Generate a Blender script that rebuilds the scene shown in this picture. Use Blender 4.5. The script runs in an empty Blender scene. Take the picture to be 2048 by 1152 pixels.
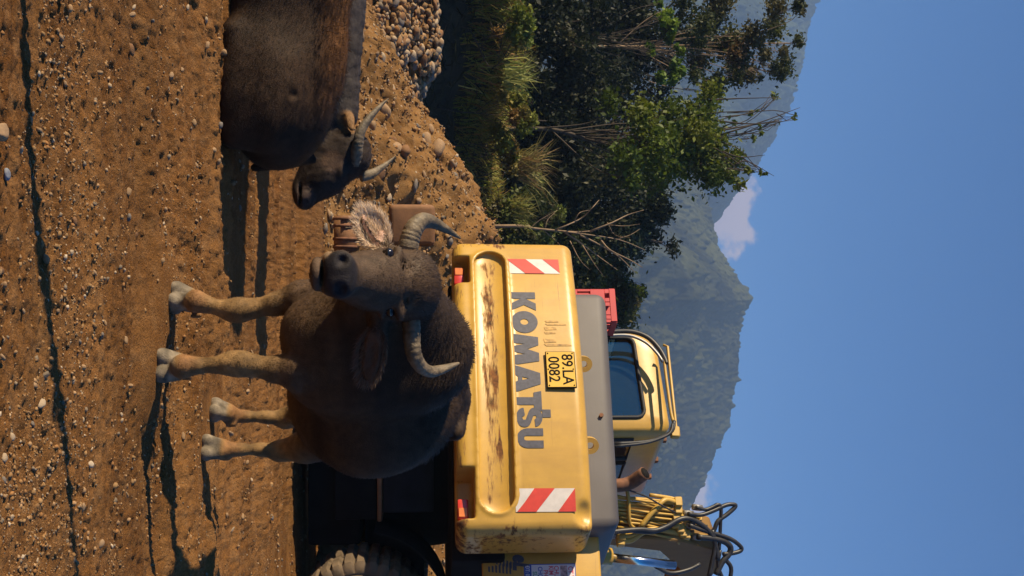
import bpy, bmesh, math, random
import numpy as np
from mathutils import Matrix, Vector, Euler

random.seed(7)
RNG = np.random.default_rng(11)
SC = bpy.context.scene
COL = SC.collection

# ------------------------------------------------------------------ camera
# (the photograph lies on its side: its right edge is the sky, so the camera is rolled by 90 degrees)
CAM_H, FPX, HZ = 1.03, 2400.0, 850.0
PITCH = math.atan((1024 - HZ) / FPX)
FWD = Vector((0, math.cos(PITCH), math.sin(PITCH)))
RGT = Vector((1, 0, 0))
UPV = Vector((0, -math.sin(PITCH), math.cos(PITCH)))
cam_d = bpy.data.cameras.new('camera')
cam = bpy.data.objects.new('camera', cam_d); COL.objects.link(cam)
m = Matrix.Identity(4)
for i in range(3):
    m[i][0] = UPV[i]; m[i][1] = -RGT[i]; m[i][2] = -FWD[i]
m[2][3] = CAM_H
cam.matrix_world = m
cam_d.sensor_fit = 'HORIZONTAL'; cam_d.sensor_width = 36.0
cam_d.lens = FPX / 2048 * 36
cam_d.clip_start = 0.05; cam_d.clip_end = 8000
SC.camera = cam

# ------------------------------------------------------------------ world, sun, exposure
SUN_EL, SUN_BACK = math.radians(24.5), math.radians(15)   # low, from the left, a little behind the camera
TO_SUN = Vector((-math.cos(SUN_EL) * math.cos(SUN_BACK), -math.cos(SUN_EL) * math.sin(SUN_BACK), math.sin(SUN_EL)))
SKY_STRENGTH = 0.070
W = bpy.data.worlds.new('World'); SC.world = W; W.use_nodes = True
wn, wl = W.node_tree.nodes, W.node_tree.links
wn.clear()
w_out = wn.new('ShaderNodeOutputWorld'); w_bg = wn.new('ShaderNodeBackground')
w_sky = wn.new('ShaderNodeTexSky'); w_sky.sky_type = 'NISHITA'; w_sky.sun_disc = False
w_sky.sun_elevation = SUN_EL
w_sky.sun_rotation = math.atan2(TO_SUN.x, TO_SUN.y)
w_sky.air_density = 0.85; w_sky.dust_density = 0.0; w_sky.ozone_density = 8.0
w_bg.inputs['Strength'].default_value = SKY_STRENGTH
def pix_dir(x, y):
    return (FWD + RGT * ((y - 576) / FPX) + UPV * ((x - 1024) / FPX)).normalized()
w_tc = wn.new('ShaderNodeTexCoord')
w_noise = wn.new('ShaderNodeTexNoise'); w_noise.inputs['Scale'].default_value = 60; w_noise.inputs['Detail'].default_value = 7
wl.new(w_tc.outputs['Generated'], w_noise.inputs['Vector'])
w_hs = wn.new('ShaderNodeHueSaturation'); w_hs.inputs['Saturation'].default_value = 1.25; wl.new(w_sky.outputs['Color'], w_hs.inputs['Color'])
prev = w_hs.outputs['Color']
for (cx, cy, sx, sy, lo) in ((1447, 425, 0.026, 0.038, 0.0), (1386, 985, 0.018, 0.026, 0.0), (1470, -330, 0.03, 0.09, 0.0), (1440, 1650, 0.03, 0.08, 0.0)):
    c = pix_dir(cx, cy)
    sub = wn.new('ShaderNodeVectorMath'); sub.operation = 'SUBTRACT'; sub.inputs[1].default_value = c
    wl.new(w_tc.outputs['Generated'], sub.inputs[0])
    mul = wn.new('ShaderNodeVectorMath'); mul.operation = 'MULTIPLY'; mul.inputs[1].default_value = (1 / sy, 1 / sy, 1 / sx)
    wl.new(sub.outputs[0], mul.inputs[0])
    ln = wn.new('ShaderNodeVectorMath'); ln.operation = 'LENGTH'; wl.new(mul.outputs[0], ln.inputs[0])
    ns = wn.new('ShaderNodeMath'); ns.operation = 'MULTIPLY_ADD'; ns.inputs[1].default_value = 2.6; ns.inputs[2].default_value = -0.25
    wl.new(w_noise.outputs['Fac'], ns.inputs[0])
    df = wn.new('ShaderNodeMath'); df.operation = 'SUBTRACT'; wl.new(ns.outputs[0], df.inputs[0]); wl.new(ln.outputs['Value'], df.inputs[1])
    mr = wn.new('ShaderNodeMapRange'); mr.interpolation_type = 'SMOOTHSTEP'
    mr.inputs['From Min'].default_value = -0.05; mr.inputs['From Max'].default_value = 0.45
    mr.inputs['To Max'].default_value = 0.8
    wl.new(df.outputs[0], mr.inputs['Value'])
    mx = wn.new('ShaderNodeMix'); mx.data_type = 'RGBA'
    wl.new(mr.outputs[0], mx.inputs['Factor']); wl.new(prev, mx.inputs['A'])
    mx.inputs['B'].default_value = (5.0, 3.8, 3.75, 1)
    prev = mx.outputs['Result']
wl.new(prev, w_bg.inputs['Color']); wl.new(w_bg.outputs[0], w_out.inputs['Surface'])

sun_d = bpy.data.lights.new('sun', 'SUN'); sun = bpy.data.objects.new('sun', sun_d); COL.objects.link(sun)
sun_d.energy = 5.0; sun_d.angle = math.radians(0.55); sun_d.color = (1.0, 0.82, 0.55)
sun.rotation_euler = TO_SUN.to_track_quat('Z', 'Y').to_euler()
sun.location = (-6, -4, 9)

vs = SC.view_settings
vs.view_transform = 'Standard'; vs.look = 'None'; vs.exposure = 0.85; vs.gamma = 1.0; vs.use_curve_mapping = False
SC.cycles.use_denoising = True
SC.cycles.max_bounces = 6; SC.cycles.diffuse_bounces = 3; SC.cycles.glossy_bounces = 3
SC.cycles.transmission_bounces = 4; SC.cycles.transparent_max_bounces = 6; SC.cycles.volume_bounces = 1
SC.cycles.sample_clamp_indirect = 5

# ------------------------------------------------------------------ projection helpers
def P(x, y, depth):
    r = FWD + RGT * ((y - 576) / FPX) + UPV * ((x - 1024) / FPX)
    t = depth / r.y
    return Vector((r.x * t, depth, CAM_H + r.z * t))
def G(x, y, z=0.0):
    r = FWD + RGT * ((y - 576) / FPX) + UPV * ((x - 1024) / FPX)
    t = (z - CAM_H) / r.z
    return Vector((r.x * t, r.y * t, z))

# ------------------------------------------------------------------ noise
def _hash(ix, iy, seed):
    n = (ix.astype(np.int64) * 374761393 + iy.astype(np.int64) * 668265263 + seed * 1442695041) & 0xffffffff
    n = ((n ^ (n >> 13)) * 1274126177) & 0xffffffff
    n = n ^ (n >> 16)
    return (n & 0xffff) / 65535.0
def vnoise(x, y, seed=0):
    x0 = np.floor(x); y0 = np.floor(y)
    fx = x - x0; fy = y - y0
    fx = fx * fx * fx * (fx * (fx * 6 - 15) + 10); fy = fy * fy * fy * (fy * (fy * 6 - 15) + 10)
    a = _hash(x0, y0, seed); b = _hash(x0 + 1, y0, seed); c = _hash(x0, y0 + 1, seed); d = _hash(x0 + 1, y0 + 1, seed)
    return (a + (b - a) * fx) * (1 - fy) + (c + (d - c) * fx) * fy - 0.5
def fbm(x, y, octs=4, seed=0, gain=0.5):
    s = np.zeros_like(x, dtype=float); a = 1.0; c, sn = math.cos(0.6), math.sin(0.6)
    for o in range(octs):
        s += a * vnoise(x, y, seed + o * 17)
        x, y = (x * c - y * sn) * 2.03 + 11.3, (x * sn + y * c) * 2.03 + 5.1
        a *= gain
    return s
def sstep(a, b, x):
    t = np.clip((x - a) / (b - a), 0, 1)
    return t * t * (3 - 2 * t)

# ------------------------------------------------------------------ object helpers
def mesh_obj(name, verts, faces, mat=None, parent=None, smooth=False, cols=None, normals=None):
    me = bpy.data.meshes.new(name)
    if isinstance(verts, np.ndarray):
        verts = np.ascontiguousarray(verts, dtype=np.float32)
        nv = len(verts); me.vertices.add(nv); me.vertices.foreach_set('co', verts.ravel())
        faces = np.asarray(faces, dtype=np.int32); k = faces.shape[1]
        me.loops.add(faces.size); me.polygons.add(len(faces))
        me.loops.foreach_set('vertex_index', faces.ravel())
        me.polygons.foreach_set('loop_start', np.arange(len(faces), dtype=np.int32) * k)
        me.update(calc_edges=True)
    else:
        me.from_pydata(verts, [], faces); me.update()
    if smooth:
        me.polygons.foreach_set('use_smooth', np.ones(len(me.polygons), dtype=bool))
    if cols is not None:
        at = me.color_attributes.new('Col', 'FLOAT_COLOR', 'POINT')
        c4 = np.ones((len(me.vertices), 4), dtype=np.float32); c4[:, :3] = cols
        at.data.foreach_set('color', c4.ravel())
    if normals is not None:
        me.normals_split_custom_set_from_vertices([tuple(v) for v in normals])
    if mat: me.materials.append(mat)
    o = bpy.data.objects.new(name, me); COL.objects.link(o)
    if parent is not None: o.parent = parent
    return o
def bm_obj(name, bm, mat, parent=None, smooth=False, autosmooth=None):
    me = bpy.data.meshes.new(name)
    bmesh.ops.recalc_face_normals(bm, faces=bm.faces)
    bm.to_mesh(me); bm.free()
    if smooth:
        me.polygons.foreach_set('use_smooth', np.ones(len(me.polygons), dtype=bool))
        if autosmooth: me.set_sharp_from_angle(angle=math.radians(autosmooth))
    if mat: me.materials.append(mat)
    o = bpy.data.objects.new(name, me); COL.objects.link(o)
    if parent is not None: o.parent = parent
    return o
def empty(name, loc=(0, 0, 0), rz=0.0):
    o = bpy.data.objects.new(name, None); COL.objects.link(o)
    o.location = loc; o.rotation_euler = (0, 0, rz); o.empty_display_size = 0.2
    return o
def tag(o, label=None, cat=None, group=None, kind=None):
    if label: o['label'] = label
    if cat: o['category'] = cat
    if group: o['group'] = group
    if kind: o['kind'] = kind
    return o
def bevel_box(bm, lo, hi, bev=0.02, seg=2, mat=None):
    r = bmesh.ops.create_cube(bm, size=1.0)
    vs_ = r['verts']
    c = [(a + b) / 2 for a, b in zip(lo, hi)]; s = [b - a for a, b in zip(lo, hi)]
    for v in vs_: v.co = Vector((c[0] + v.co.x * s[0], c[1] + v.co.y * s[1], c[2] + v.co.z * s[2]))
    es = list({e for v in vs_ for e in v.link_edges})
    if bev > 0:
        out = bmesh.ops.bevel(bm, geom=es, offset=bev, segments=seg, profile=0.5, affect='EDGES')
        vs_ = list({v for f in out['faces'] for v in f.verts} | set(v for v in vs_ if v.is_valid))
    if mat is not None:
        for v in vs_:
            if v.is_valid: v.co = mat @ v.co
    return vs_
def box_part(name, lo, hi, mat, parent, bev=0.02, seg=2, xf=None):
    bm = bmesh.new(); bevel_box(bm, lo, hi, bev, seg, xf)
    return bm_obj(name, bm, mat, parent, smooth=True, autosmooth=40)
def catmull(pts, n=6):
    pts = [np.array(p, dtype=float) for p in pts]
    if len(pts) < 3: return pts
    q = [2 * pts[0] - pts[1]] + pts + [2 * pts[-1] - pts[-2]]
    out = []
    for i in range(1, len(q) - 2):
        a, b, c, d = q[i - 1], q[i], q[i + 1], q[i + 2]
        for k in range(n):
            t = k / n
            out.append(0.5 * (2 * b + (c - a) * t + (2 * a - 5 * b + 4 * c - d) * t * t + (3 * b - a - 3 * c + d) * t ** 3))
    out.append(pts[-1])
    return out
def tube_arrays(path, radii, sides=8, cap=True):
    path = np.array(path, dtype=float); n = len(path)
    radii = np.broadcast_to(np.asarray(radii, dtype=float), (n,))
    tan = np.gradient(path, axis=0); tan /= (np.linalg.norm(tan, axis=1, keepdims=True) + 1e-12)
    ref = np.array([0, 0, 1.0]) if abs(tan[0][2]) < 0.9 else np.array([1.0, 0, 0])
    u = np.cross(tan[0], ref); u /= np.linalg.norm(u)
    V = []
    ang = np.arange(sides) * 2 * math.pi / sides
    for i in range(n):
        u = u - tan[i] * np.dot(u, tan[i]); u /= (np.linalg.norm(u) + 1e-12)
        w = np.cross(tan[i], u)
        V.append(path[i] + radii[i] * (np.cos(ang)[:, None] * u + np.sin(ang)[:, None] * w))
    V = np.concatenate(V)
    F = []
    for i in range(n - 1):
        for j in range(sides):
            k = (j + 1) % sides
            F.append((i * sides + j, i * sides + k, (i + 1) * sides + k, (i + 1) * sides + j))
    if cap:
        F.append(tuple(range(sides))[::-1]); F.append(tuple((n - 1) * sides + j for j in range(sides)))
    return V, F
def tube(name, path, radii, mat, parent=None, sides=8, smooth=True, n=0):
    if n: 
        k = len(path); path2 = catmull(path, n)
        if np.ndim(radii): radii = np.interp(np.linspace(0, k - 1, len(path2)), np.arange(k), radii)
        path = path2
    V, F = tube_arrays(path, radii, sides)
    return mesh_obj(name, [tuple(v) for v in V], F, mat, parent, smooth)

# ------------------------------------------------------------------ materials
def new_mat(name):
    mt = bpy.data.materials.new(name); mt.use_nodes = True
    nt = mt.node_tree; b = nt.nodes['Principled BSDF']
    return mt, nt, b
def simple(name, col, rough=0.6, metal=0.0, var=0.25, scale=8.0, bump=0.0, bscale=60.0, spec=0.5, coord='Object'):
    mt, nt, b = new_mat(name)
    tc = nt.nodes.new('ShaderNodeTexCoord')
    nz = nt.nodes.new('ShaderNodeTexNoise'); nz.inputs['Scale'].default_value = scale; nz.inputs['Detail'].default_value = 6
    nt.links.new(tc.outputs[coord], nz.inputs['Vector'])
    rp = nt.nodes.new('ShaderNodeValToRGB')
    rp.color_ramp.elements[0].position = 0.3; rp.color_ramp.elements[1].position = 0.7
    rp.color_ramp.elements[0].color = tuple(max(0, c * (1 - var)) for c in col) + (1,)
    rp.color_ramp.elements[1].color = tuple(min(1, c * (1 + var)) for c in col) + (1,)
    nt.links.new(nz.outputs['Fac'], rp.inputs['Fac']); nt.links.new(rp.outputs['Color'], b.inputs['Base Color'])
    b.inputs['Roughness'].default_value = rough; b.inputs['Metallic'].default_value = metal
    b.inputs['Specular IOR Level'].default_value = spec
    if bump:
        n2 = nt.nodes.new('ShaderNodeTexNoise'); n2.inputs['Scale'].default_value = bscale; n2.inputs['Detail'].default_value = 5
        nt.links.new(tc.outputs[coord], n2.inputs['Vector'])
        bp = nt.nodes.new('ShaderNodeBump'); bp.inputs['Strength'].default_value = bump; bp.inputs['Distance'].default_value = 0.01
        nt.links.new(n2.outputs['Fac'], bp.inputs['Height']); nt.links.new(bp.outputs['Normal'], b.inputs['Normal'])
    return mt
def attr_mat(name, rough=0.8, var=0.2, scale=30.0, bump=0.0, bscale=120.0, spec=0.3, sheen=0.0, stretch=None):
    mt, nt, b = new_mat(name)
    at = nt.nodes.new('ShaderNodeVertexColor'); at.layer_name = 'Col'
    tc = nt.nodes.new('ShaderNodeTexCoord')
    nz = nt.nodes.new('ShaderNodeTexNoise'); nz.inputs['Scale'].default_value = scale; nz.inputs['Detail'].default_value = 6
    nt.links.new(tc.outputs['Object'], nz.inputs['Vector'])
    mr = nt.nodes.new('ShaderNodeMapRange'); mr.inputs['From Min'].default_value = 0.3; mr.inputs['From Max'].default_value = 0.7
    mr.inputs['To Min'].default_value = 1 - var; mr.inputs['To Max'].default_value = 1 + var
    nt.links.new(nz.outputs['Fac'], mr.inputs['Value'])
    mx = nt.nodes.new('ShaderNodeVectorMath'); mx.operation = 'SCALE'
    nt.links.new(at.outputs['Color'], mx.inputs[0]); nt.links.new(mr.outputs[0], mx.inputs['Scale'])
    nt.links.new(mx.outputs[0], b.inputs['Base Color'])
    b.inputs['Roughness'].default_value = rough; b.inputs['Specular IOR Level'].default_value = spec
    if sheen: b.inputs['Sheen Weight'].default_value = sheen; b.inputs['Sheen Roughness'].default_value = 0.5
    if bump:
        n2 = nt.nodes.new('ShaderNodeTexNoise'); n2.inputs['Scale'].default_value = bscale; n2.inputs['Detail'].default_value = 5
        nt.links.new(tc.outputs['Object'], n2.inputs['Vector'])
        bp = nt.nodes.new('ShaderNodeBump'); bp.inputs['Strength'].default_value = bump; bp.inputs['Distance'].default_value = 0.008
        nt.links.new(n2.outputs['Fac'], bp.inputs['Height']); nt.links.new(bp.outputs['Normal'], b.inputs['Normal'])
    return mt
def leaf_mat(name, trans=0.35):
    mt, nt, b = new_mat(name)
    at = nt.nodes.new('ShaderNodeVertexColor'); at.layer_name = 'Col'
    nt.links.new(at.outputs['Color'], b.inputs['Base Color']); b.inputs['Roughness'].default_value = 0.55
    b.inputs['Specular IOR Level'].default_value = 0.3
    tr = nt.nodes.new('ShaderNodeBsdfTranslucent'); nt.links.new(at.outputs['Color'], tr.inputs['Color'])
    mx = nt.nodes.new('ShaderNodeMixShader'); mx.inputs[0].default_value = trans
    nt.links.new(b.outputs[0], mx.inputs[1]); nt.links.new(tr.outputs[0], mx.inputs[2])
    nt.links.new(mx.outputs[0], nt.nodes['Material Output'].inputs['Surface'])
    return mt
def soil_mat(name, c0, c1, c2, rough=0.95):
    mt, nt, b = new_mat(name)
    tc = nt.nodes.new('ShaderNodeTexCoord')
    def nz(scale, det=7, rgh=0.6):
        n = nt.nodes.new('ShaderNodeTexNoise'); n.inputs['Scale'].default_value = scale
        n.inputs['Detail'].default_value = det; n.inputs['Roughness'].default_value = rgh
        nt.links.new(tc.outputs['Object'], n.inputs['Vector']); return n
    a, f, g = nz(0.9), nz(14), nz(130, 4)
    mpv = nt.nodes.new('ShaderNodeMapping'); mpv.inputs['Scale'].default_value = (0.5, 3.0, 1)
    nt.links.new(tc.outputs['Object'], mpv.inputs['Vector']); nt.links.new(mpv.outputs[0], a.inputs['Vector'])
    r1 = nt.nodes.new('ShaderNodeValToRGB'); r1.color_ramp.elements[0].position = 0.35; r1.color_ramp.elements[1].position = 0.65
    r1.color_ramp.elements[0].color = c0 + (1,); r1.color_ramp.elements[1].color = c1 + (1,)
    nt.links.new(a.outputs['Fac'], r1.inputs['Fac'])
    mr = nt.nodes.new('ShaderNodeMapRange'); mr.inputs['From Min'].default_value = 0.45; mr.inputs['From Max'].default_value = 0.75
    mr.inputs['To Max'].default_value = 0.7
    nt.links.new(f.outputs['Fac'], mr.inputs['Value'])
    mx = nt.nodes.new('ShaderNodeMix'); mx.data_type = 'RGBA'; mx.inputs['B'].default_value = c2 + (1,)
    nt.links.new(mr.outputs[0], mx.inputs['Factor']); nt.links.new(r1.outputs['Color'], mx.inputs['A'])
    m2 = nt.nodes.new('ShaderNodeMapRange'); m2.inputs['From Min'].default_value = 0.25; m2.inputs['From Max'].default_value = 0.75
    m2.inputs['To Min'].default_value = 0.6; m2.inputs['To Max'].default_value = 1.4
    nt.links.new(g.outputs['Fac'], m2.inputs['Value'])
    big = nz(0.55, 5); mpb = nt.nodes.new('ShaderNodeMapping'); mpb.inputs['Scale'].default_value = (0.45, 2.2, 1); nt.links.new(tc.outputs['Object'], mpb.inputs['Vector']); nt.links.new(mpb.outputs[0], big.inputs['Vector'])
    mb = nt.nodes.new('ShaderNodeMapRange'); mb.inputs['From Min'].default_value = 0.3; mb.inputs['From Max'].default_value = 0.7; mb.inputs['To Min'].default_value = 0.72; mb.inputs['To Max'].default_value = 1.22
    nt.links.new(big.outputs['Fac'], mb.inputs['Value'])
    mm = nt.nodes.new('ShaderNodeMath'); mm.operation = 'MULTIPLY'; nt.links.new(m2.outputs[0], mm.inputs[0]); nt.links.new(mb.outputs[0], mm.inputs[1])
    sc = nt.nodes.new('ShaderNodeVectorMath'); sc.operation = 'SCALE'
    nt.links.new(mx.outputs['Result'], sc.inputs[0]); nt.links.new(mm.outputs[0], sc.inputs['Scale'])
    nt.links.new(sc.outputs[0], b.inputs['Base Color'])
    b.inputs['Roughness'].default_value = rough; b.inputs['Specular IOR Level'].default_value = 0.15
    h = nz(70, 6, 0.7)
    bp = nt.nodes.new('ShaderNodeBump'); bp.inputs['Strength'].default_value = 0.9; bp.inputs['Distance'].default_value = 0.02
    nt.links.new(h.outputs['Fac'], bp.inputs['Height']); nt.links.new(bp.outputs['Normal'], b.inputs['Normal'])
    return mt
M_SOIL = soil_mat('track_soil', (0.155, 0.064, 0.016), (0.25, 0.116, 0.035), (0.295, 0.160, 0.066))
M_MOUND = soil_mat('mound_soil', (0.175, 0.085, 0.026), (0.255, 0.133, 0.046), (0.30, 0.182, 0.08))
M_STONE = attr_mat('stone', rough=0.85, var=0.22, scale=40, bump=0.3, bscale=90)
def stone_solid(name, col):
    return simple(name, col, rough=0.85, var=0.25, scale=14, bump=0.35, bscale=40, spec=0.25)
STONES = [stone_solid('tan_stone', (0.258, 0.163, 0.087)), stone_solid('pale_stone', (0.35, 0.266, 0.179)),
          stone_solid('grey_stone', (0.182, 0.152, 0.125)), stone_solid('brown_stone', (0.205, 0.106, 0.049)), stone_solid('sand_stone', (0.296, 0.19, 0.106))]
M_LEAF = leaf_mat('leaves'); M_GRASS = leaf_mat('grass_blades', 0.3)
M_BARK = simple('bark', (0.055, 0.04, 0.026), rough=0.9, bump=0.5, bscale=30)
M_PALEBARK = simple('dry_branch', (0.24, 0.165, 0.10), rough=0.9, bump=0.4, bscale=30)

# ------------------------------------------------------------------ ground sheet
HOOVES = [G(338, 598), G(312, 733), G(418, 822), G(401, 897)]
def ground_h(x, y):
    x = np.asarray(x, float); y = np.asarray(y, float)
    near = 1 - sstep(12.5, 16, y); near *= sstep(-4, 0.5, y)
    side = (1 - sstep(6, 9, np.abs(x)))
    det = near * side
    h = 0.05 * fbm(x * 0.5, y * 0.7, 2, 3)
    wy = y + 0.35 * fbm(x * 0.35, y * 0.3, 2, 41)
    rk = 0.25 + 0.75 * sstep(3.9, 5.0, y)
    rut = (np.maximum(0, vnoise(x * 0.35 + 3, wy * 3.2, 5)) * 0.11 + 0.045 * vnoise(x * 0.9, wy * 7.0, 6) + 0.022 * vnoise(x * 2.2, wy * 19.0, 7)) * rk
    gmask = sstep(-0.25, 0.2, fbm(x * 0.8, y * 0.8, 3, 77))
    clod = np.abs(fbm(x * 6, y * 8, 4, 9)) * (0.014 + 0.018 * sstep(4.2, 5.2, y)) * (0.35 + 0.65 * gmask)
    fine = fbm(x * 28, y * 34, 4, 23, 0.6) * 0.014 + np.abs(fbm(x * 55, y * 55, 2, 29)) * 0.007 * gmask
    h = h + (rut + clod + fine - 0.03)
    flat = np.ones_like(h)
    for p in HOOVES:
        flat *= sstep(0.06, 0.35, np.hypot(x - p.x, y - p.y))
    h = h * flat * det + 0.012 * (1 - flat)
    rise = 0.032 * np.clip(y - 12, 0, 40)
    return h + rise
def geo_axis(core, ext_lo, ext_hi, g=1.22):
    lo = [core[0]]; st = max(core[1] - core[0], 0.05)
    while lo[-1] > ext_lo: st *= g; lo.append(lo[-1] - st)
    hi = [core[-1]]; st = max(core[-1] - core[-2], 0.05)
    while hi[-1] < ext_hi: st *= g; hi.append(hi[-1] + st)
    return np.array(lo[:0:-1] + list(core) + hi[1:])
gx = geo_axis(np.concatenate([np.arange(-5.5, -1.5, 0.03), np.arange(-1.5, 1.7, 0.009), np.arange(1.7, 6.5, 0.03)]), -1600, 1600)
yl = [2.0]
while yl[-1] < 14: yl.append(yl[-1] + max(0.0085, yl[-1] ** 2 / 1150))
gy = geo_axis(np.array(yl), -60, 1600)
XX, YY = np.meshgrid(gx, gy)
ZZ = ground_h(XX, YY)
nx_, ny_ = len(gx), len(gy)
idx = np.arange(nx_ * ny_).reshape(ny_, nx_)
def grid_faces(idx):
    return np.stack([idx[:-1, :-1], idx[:-1, 1:], idx[1:, 1:], idx[1:, :-1]], -1).reshape(-1, 4)
ground = mesh_obj('ground', np.stack([XX, YY, ZZ], -1).reshape(-1, 3), grid_faces(idx), M_SOIL, smooth=True)
tag(ground, kind='structure')
GH = lambda x, y: float(ground_h(np.array([x]), np.array([y]))[0])

# ------------------------------------------------------------------ stones
def ico(sub):
    bm = bmesh.new(); bmesh.ops.create_icosphere(bm, subdivisions=sub, radius=1.0)
    V = np.array([v.co[:] for v in bm.verts]); F = np.array([[v.index for v in f.verts] for f in bm.faces]); bm.free()
    return V, F
ICO1, ICO2, ICO3 = ico(1), ico(2), ico(3)
def stone_shape(base, rng, rough=0.16, flat=(0.5, 0.85)):
    V = base[0].copy()
    for _ in range(7):
        d = rng.normal(size=3); d /= np.linalg.norm(d)
        lim = rng.uniform(0.55, 0.9); dot = V @ d
        V = V - np.outer(np.maximum(0, dot - lim) * 0.85, d)
    V *= 1 + rough * (rng.random(len(V))[:, None] - 0.5) * (0.4 if len(V) > 100 else 0.6)
    V *= np.array([1.0, rng.uniform(0.65, 0.95), rng.uniform(*flat)])
    return V
def rot_batch(rng, n, tilt=0.5):
    a = rng.uniform(0, 2 * math.pi, n); tx = rng.normal(0, tilt, n); ty = rng.normal(0, tilt, n)
    ca, sa = np.cos(a), np.sin(a); cx, sx = np.cos(tx), np.sin(tx); cy, sy = np.cos(ty), np.sin(ty)
    Rz = np.zeros((n, 3, 3)); Rz[:, 0, 0] = ca; Rz[:, 0, 1] = -sa; Rz[:, 1, 0] = sa; Rz[:, 1, 1] = ca; Rz[:, 2, 2] = 1
    Rx = np.zeros((n, 3, 3)); Rx[:, 0, 0] = 1; Rx[:, 1, 1] = cx; Rx[:, 1, 2] = -sx; Rx[:, 2, 1] = sx; Rx[:, 2, 2] = cx
    Ry = np.zeros((n, 3, 3)); Ry[:, 1, 1] = 1; Ry[:, 0, 0] = cy; Ry[:, 0, 2] = sy; Ry[:, 2, 0] = -sy; Ry[:, 2, 2] = cy
    return Rx @ Ry @ Rz
PEB_COLS = np.array([(0.31, 0.18, 0.075), (0.36, 0.22, 0.11), (0.26, 0.14, 0.052), (0.43, 0.31, 0.19), (0.21, 0.16, 0.11), (0.30, 0.145, 0.05), (0.52, 0.41, 0.29), (0.24, 0.18, 0.12)])
def pebbles(name, pos, sizes, base, parent, seed, mat=M_STONE):
    rng = np.random.default_rng(seed); n = len(pos)
    shapes = [stone_shape(base, rng, 0.3) for _ in range(24)]
    R = rot_batch(rng, n, 0.35); pick = rng.integers(0, 24, n)
    S = np.stack(shapes)[pick]
    V = np.einsum('nij,nvj->nvi', R, S * sizes[:, None, None]) + pos[:, None, :]
    nv = base[0].shape[0]
    F = (base[1][None] + (np.arange(n) * nv)[:, None, None]).reshape(-1, 3)
    pebk = 0.82
    ci = rng.choice(8, n, p=[.28, .18, .2, .05, .08, .13, .025, .055])
    C = np.repeat(PEB_COLS[ci] * pebk * rng.uniform(0.8, 1.15, (n, 1)), nv, axis=0)
    o = mesh_obj(name, V.reshape(-1, 3), F, mat, parent, smooth=True, cols=C)
    return o
def scatter_ground(n, seed, patch=True, y0=2.2, y1=13.0, pw=1.3):
    rng = np.random.default_rng(seed)
    u = rng.random(n * 3)
    yy = (y0 ** -pw + u * (y1 ** -pw - y0 ** -pw)) ** (-1 / pw)
    xx = rng.uniform(-0.29, 0.30, n * 3) * (yy + 0.6)
    if patch:
        mk = fbm(xx * 1.6, yy * 2.4, 4, 88) + 0.12
        keep = rng.random(n * 3) < np.clip(-0.05 + mk * 2.6, 0.03, 1)
        xx, yy = xx[keep][:n], yy[keep][:n]
    else: xx, yy = xx[:n], yy[:n]
    return xx, yy
xx, yy = scatter_ground(24000, 5)
sz = np.clip(np.random.default_rng(6).lognormal(math.log(0.0029), 0.65, len(xx)), 0.0015, 0.011) * (0.7 + 0.1 * yy)
gravel = pebbles('gravel', np.stack([xx, yy, ground_h(xx, yy) + sz * 0.0], -1), sz, ICO1, ground, 31); gravel['kind'] = 'stuff'
xx, yy = scatter_ground(420, 15)
sz = np.clip(np.random.default_rng(16).lognormal(math.log(0.0085), 0.35, len(xx)), 0.004, 0.017) * (0.75 + 0.07 * yy)
gravel2 = pebbles('coarse_gravel', np.stack([xx, yy, ground_h(xx, yy) + sz * 0.05], -1), sz, ICO2, ground, 33); gravel2['kind'] = 'stuff'
STONE_MESHES = []
for i in range(14):
    V = stone_shape(ICO2, np.random.default_rng(100 + i), 0.12, (0.55, 0.9))
    ob = mesh_obj('stone', V, ICO2[1], STONES[(0, 0, 1, 2, 3, 4, 4, 0, 1, 4, 3, 0, 4, 2)[i]], smooth=True)
    STONE_MESHES.append(ob.data); bpy.data.objects.remove(ob)
def stone_child(parent, loc, size, rng, mi=None):
    o = bpy.data.objects.new('stone', STONE_MESHES[rng.integers(0, 14) if mi is None else mi])
    COL.objects.link(o); o.parent = parent; o.location = loc; o.scale = (size * rng.uniform(0.85, 1.35), size * rng.uniform(0.7, 1.1), size * rng.uniform(0.6, 1.0))
    o.rotation_euler = (rng.normal(0, .3), rng.normal(0, .3), rng.uniform(0, 6.28))
    return o
rng = np.random.default_rng(50)
# stones seen singly on the track, at the spots where the photograph shows them
SPOTS = [(283, 100, 12), (143, 142, 8), (355, 152, 11), (220, 145, 8), (167, 168, 8), (371, 140, 8), (437, 105, 11), (400, 90, 8), (277, 30, 9), (290, 15, 8),
         (150, 75, 9), (118, 262, 8), (98, 240, 7), (365, 278, 8), (385, 245, 9), (72, 300, 8), (148, 622, 7), (158, 600, 7), (75, 622, 8), (105, 770, 10),
         (275, 435, 10), (245, 545, 7), (262, 540, 8), (380, 443, 8), (193, 578, 7), (170, 505, 8), (225, 645, 7), (40, 915, 11), (35, 960, 8), (97, 848, 7),
         (30, 715, 9), (217, 670, 7), (262, 680, 9), (262, 830, 7), (450, 992, 6), (103, 952, 7), (55, 1035, 8), (210, 545, 8), (25, 545, 8), (20, 585, 7),
         (300, 470, 6), (340, 420, 8), (390, 330, 7), (420, 250, 8), (410, 300, 7), (430, 200, 8), (400, 40, 9), (380, 15, 8), (500, 960, 6), (470, 1060, 6), (560, 1090, 6), (588, 1125, 7)]
for (px, py, r) in SPOTS:
    p = G(px, py); s = r * p.y / FPX * 0.95
    stone_child(ground, (p.x, p.y, GH(p.x, p.y) + s * 0.3), s, rng)
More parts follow.
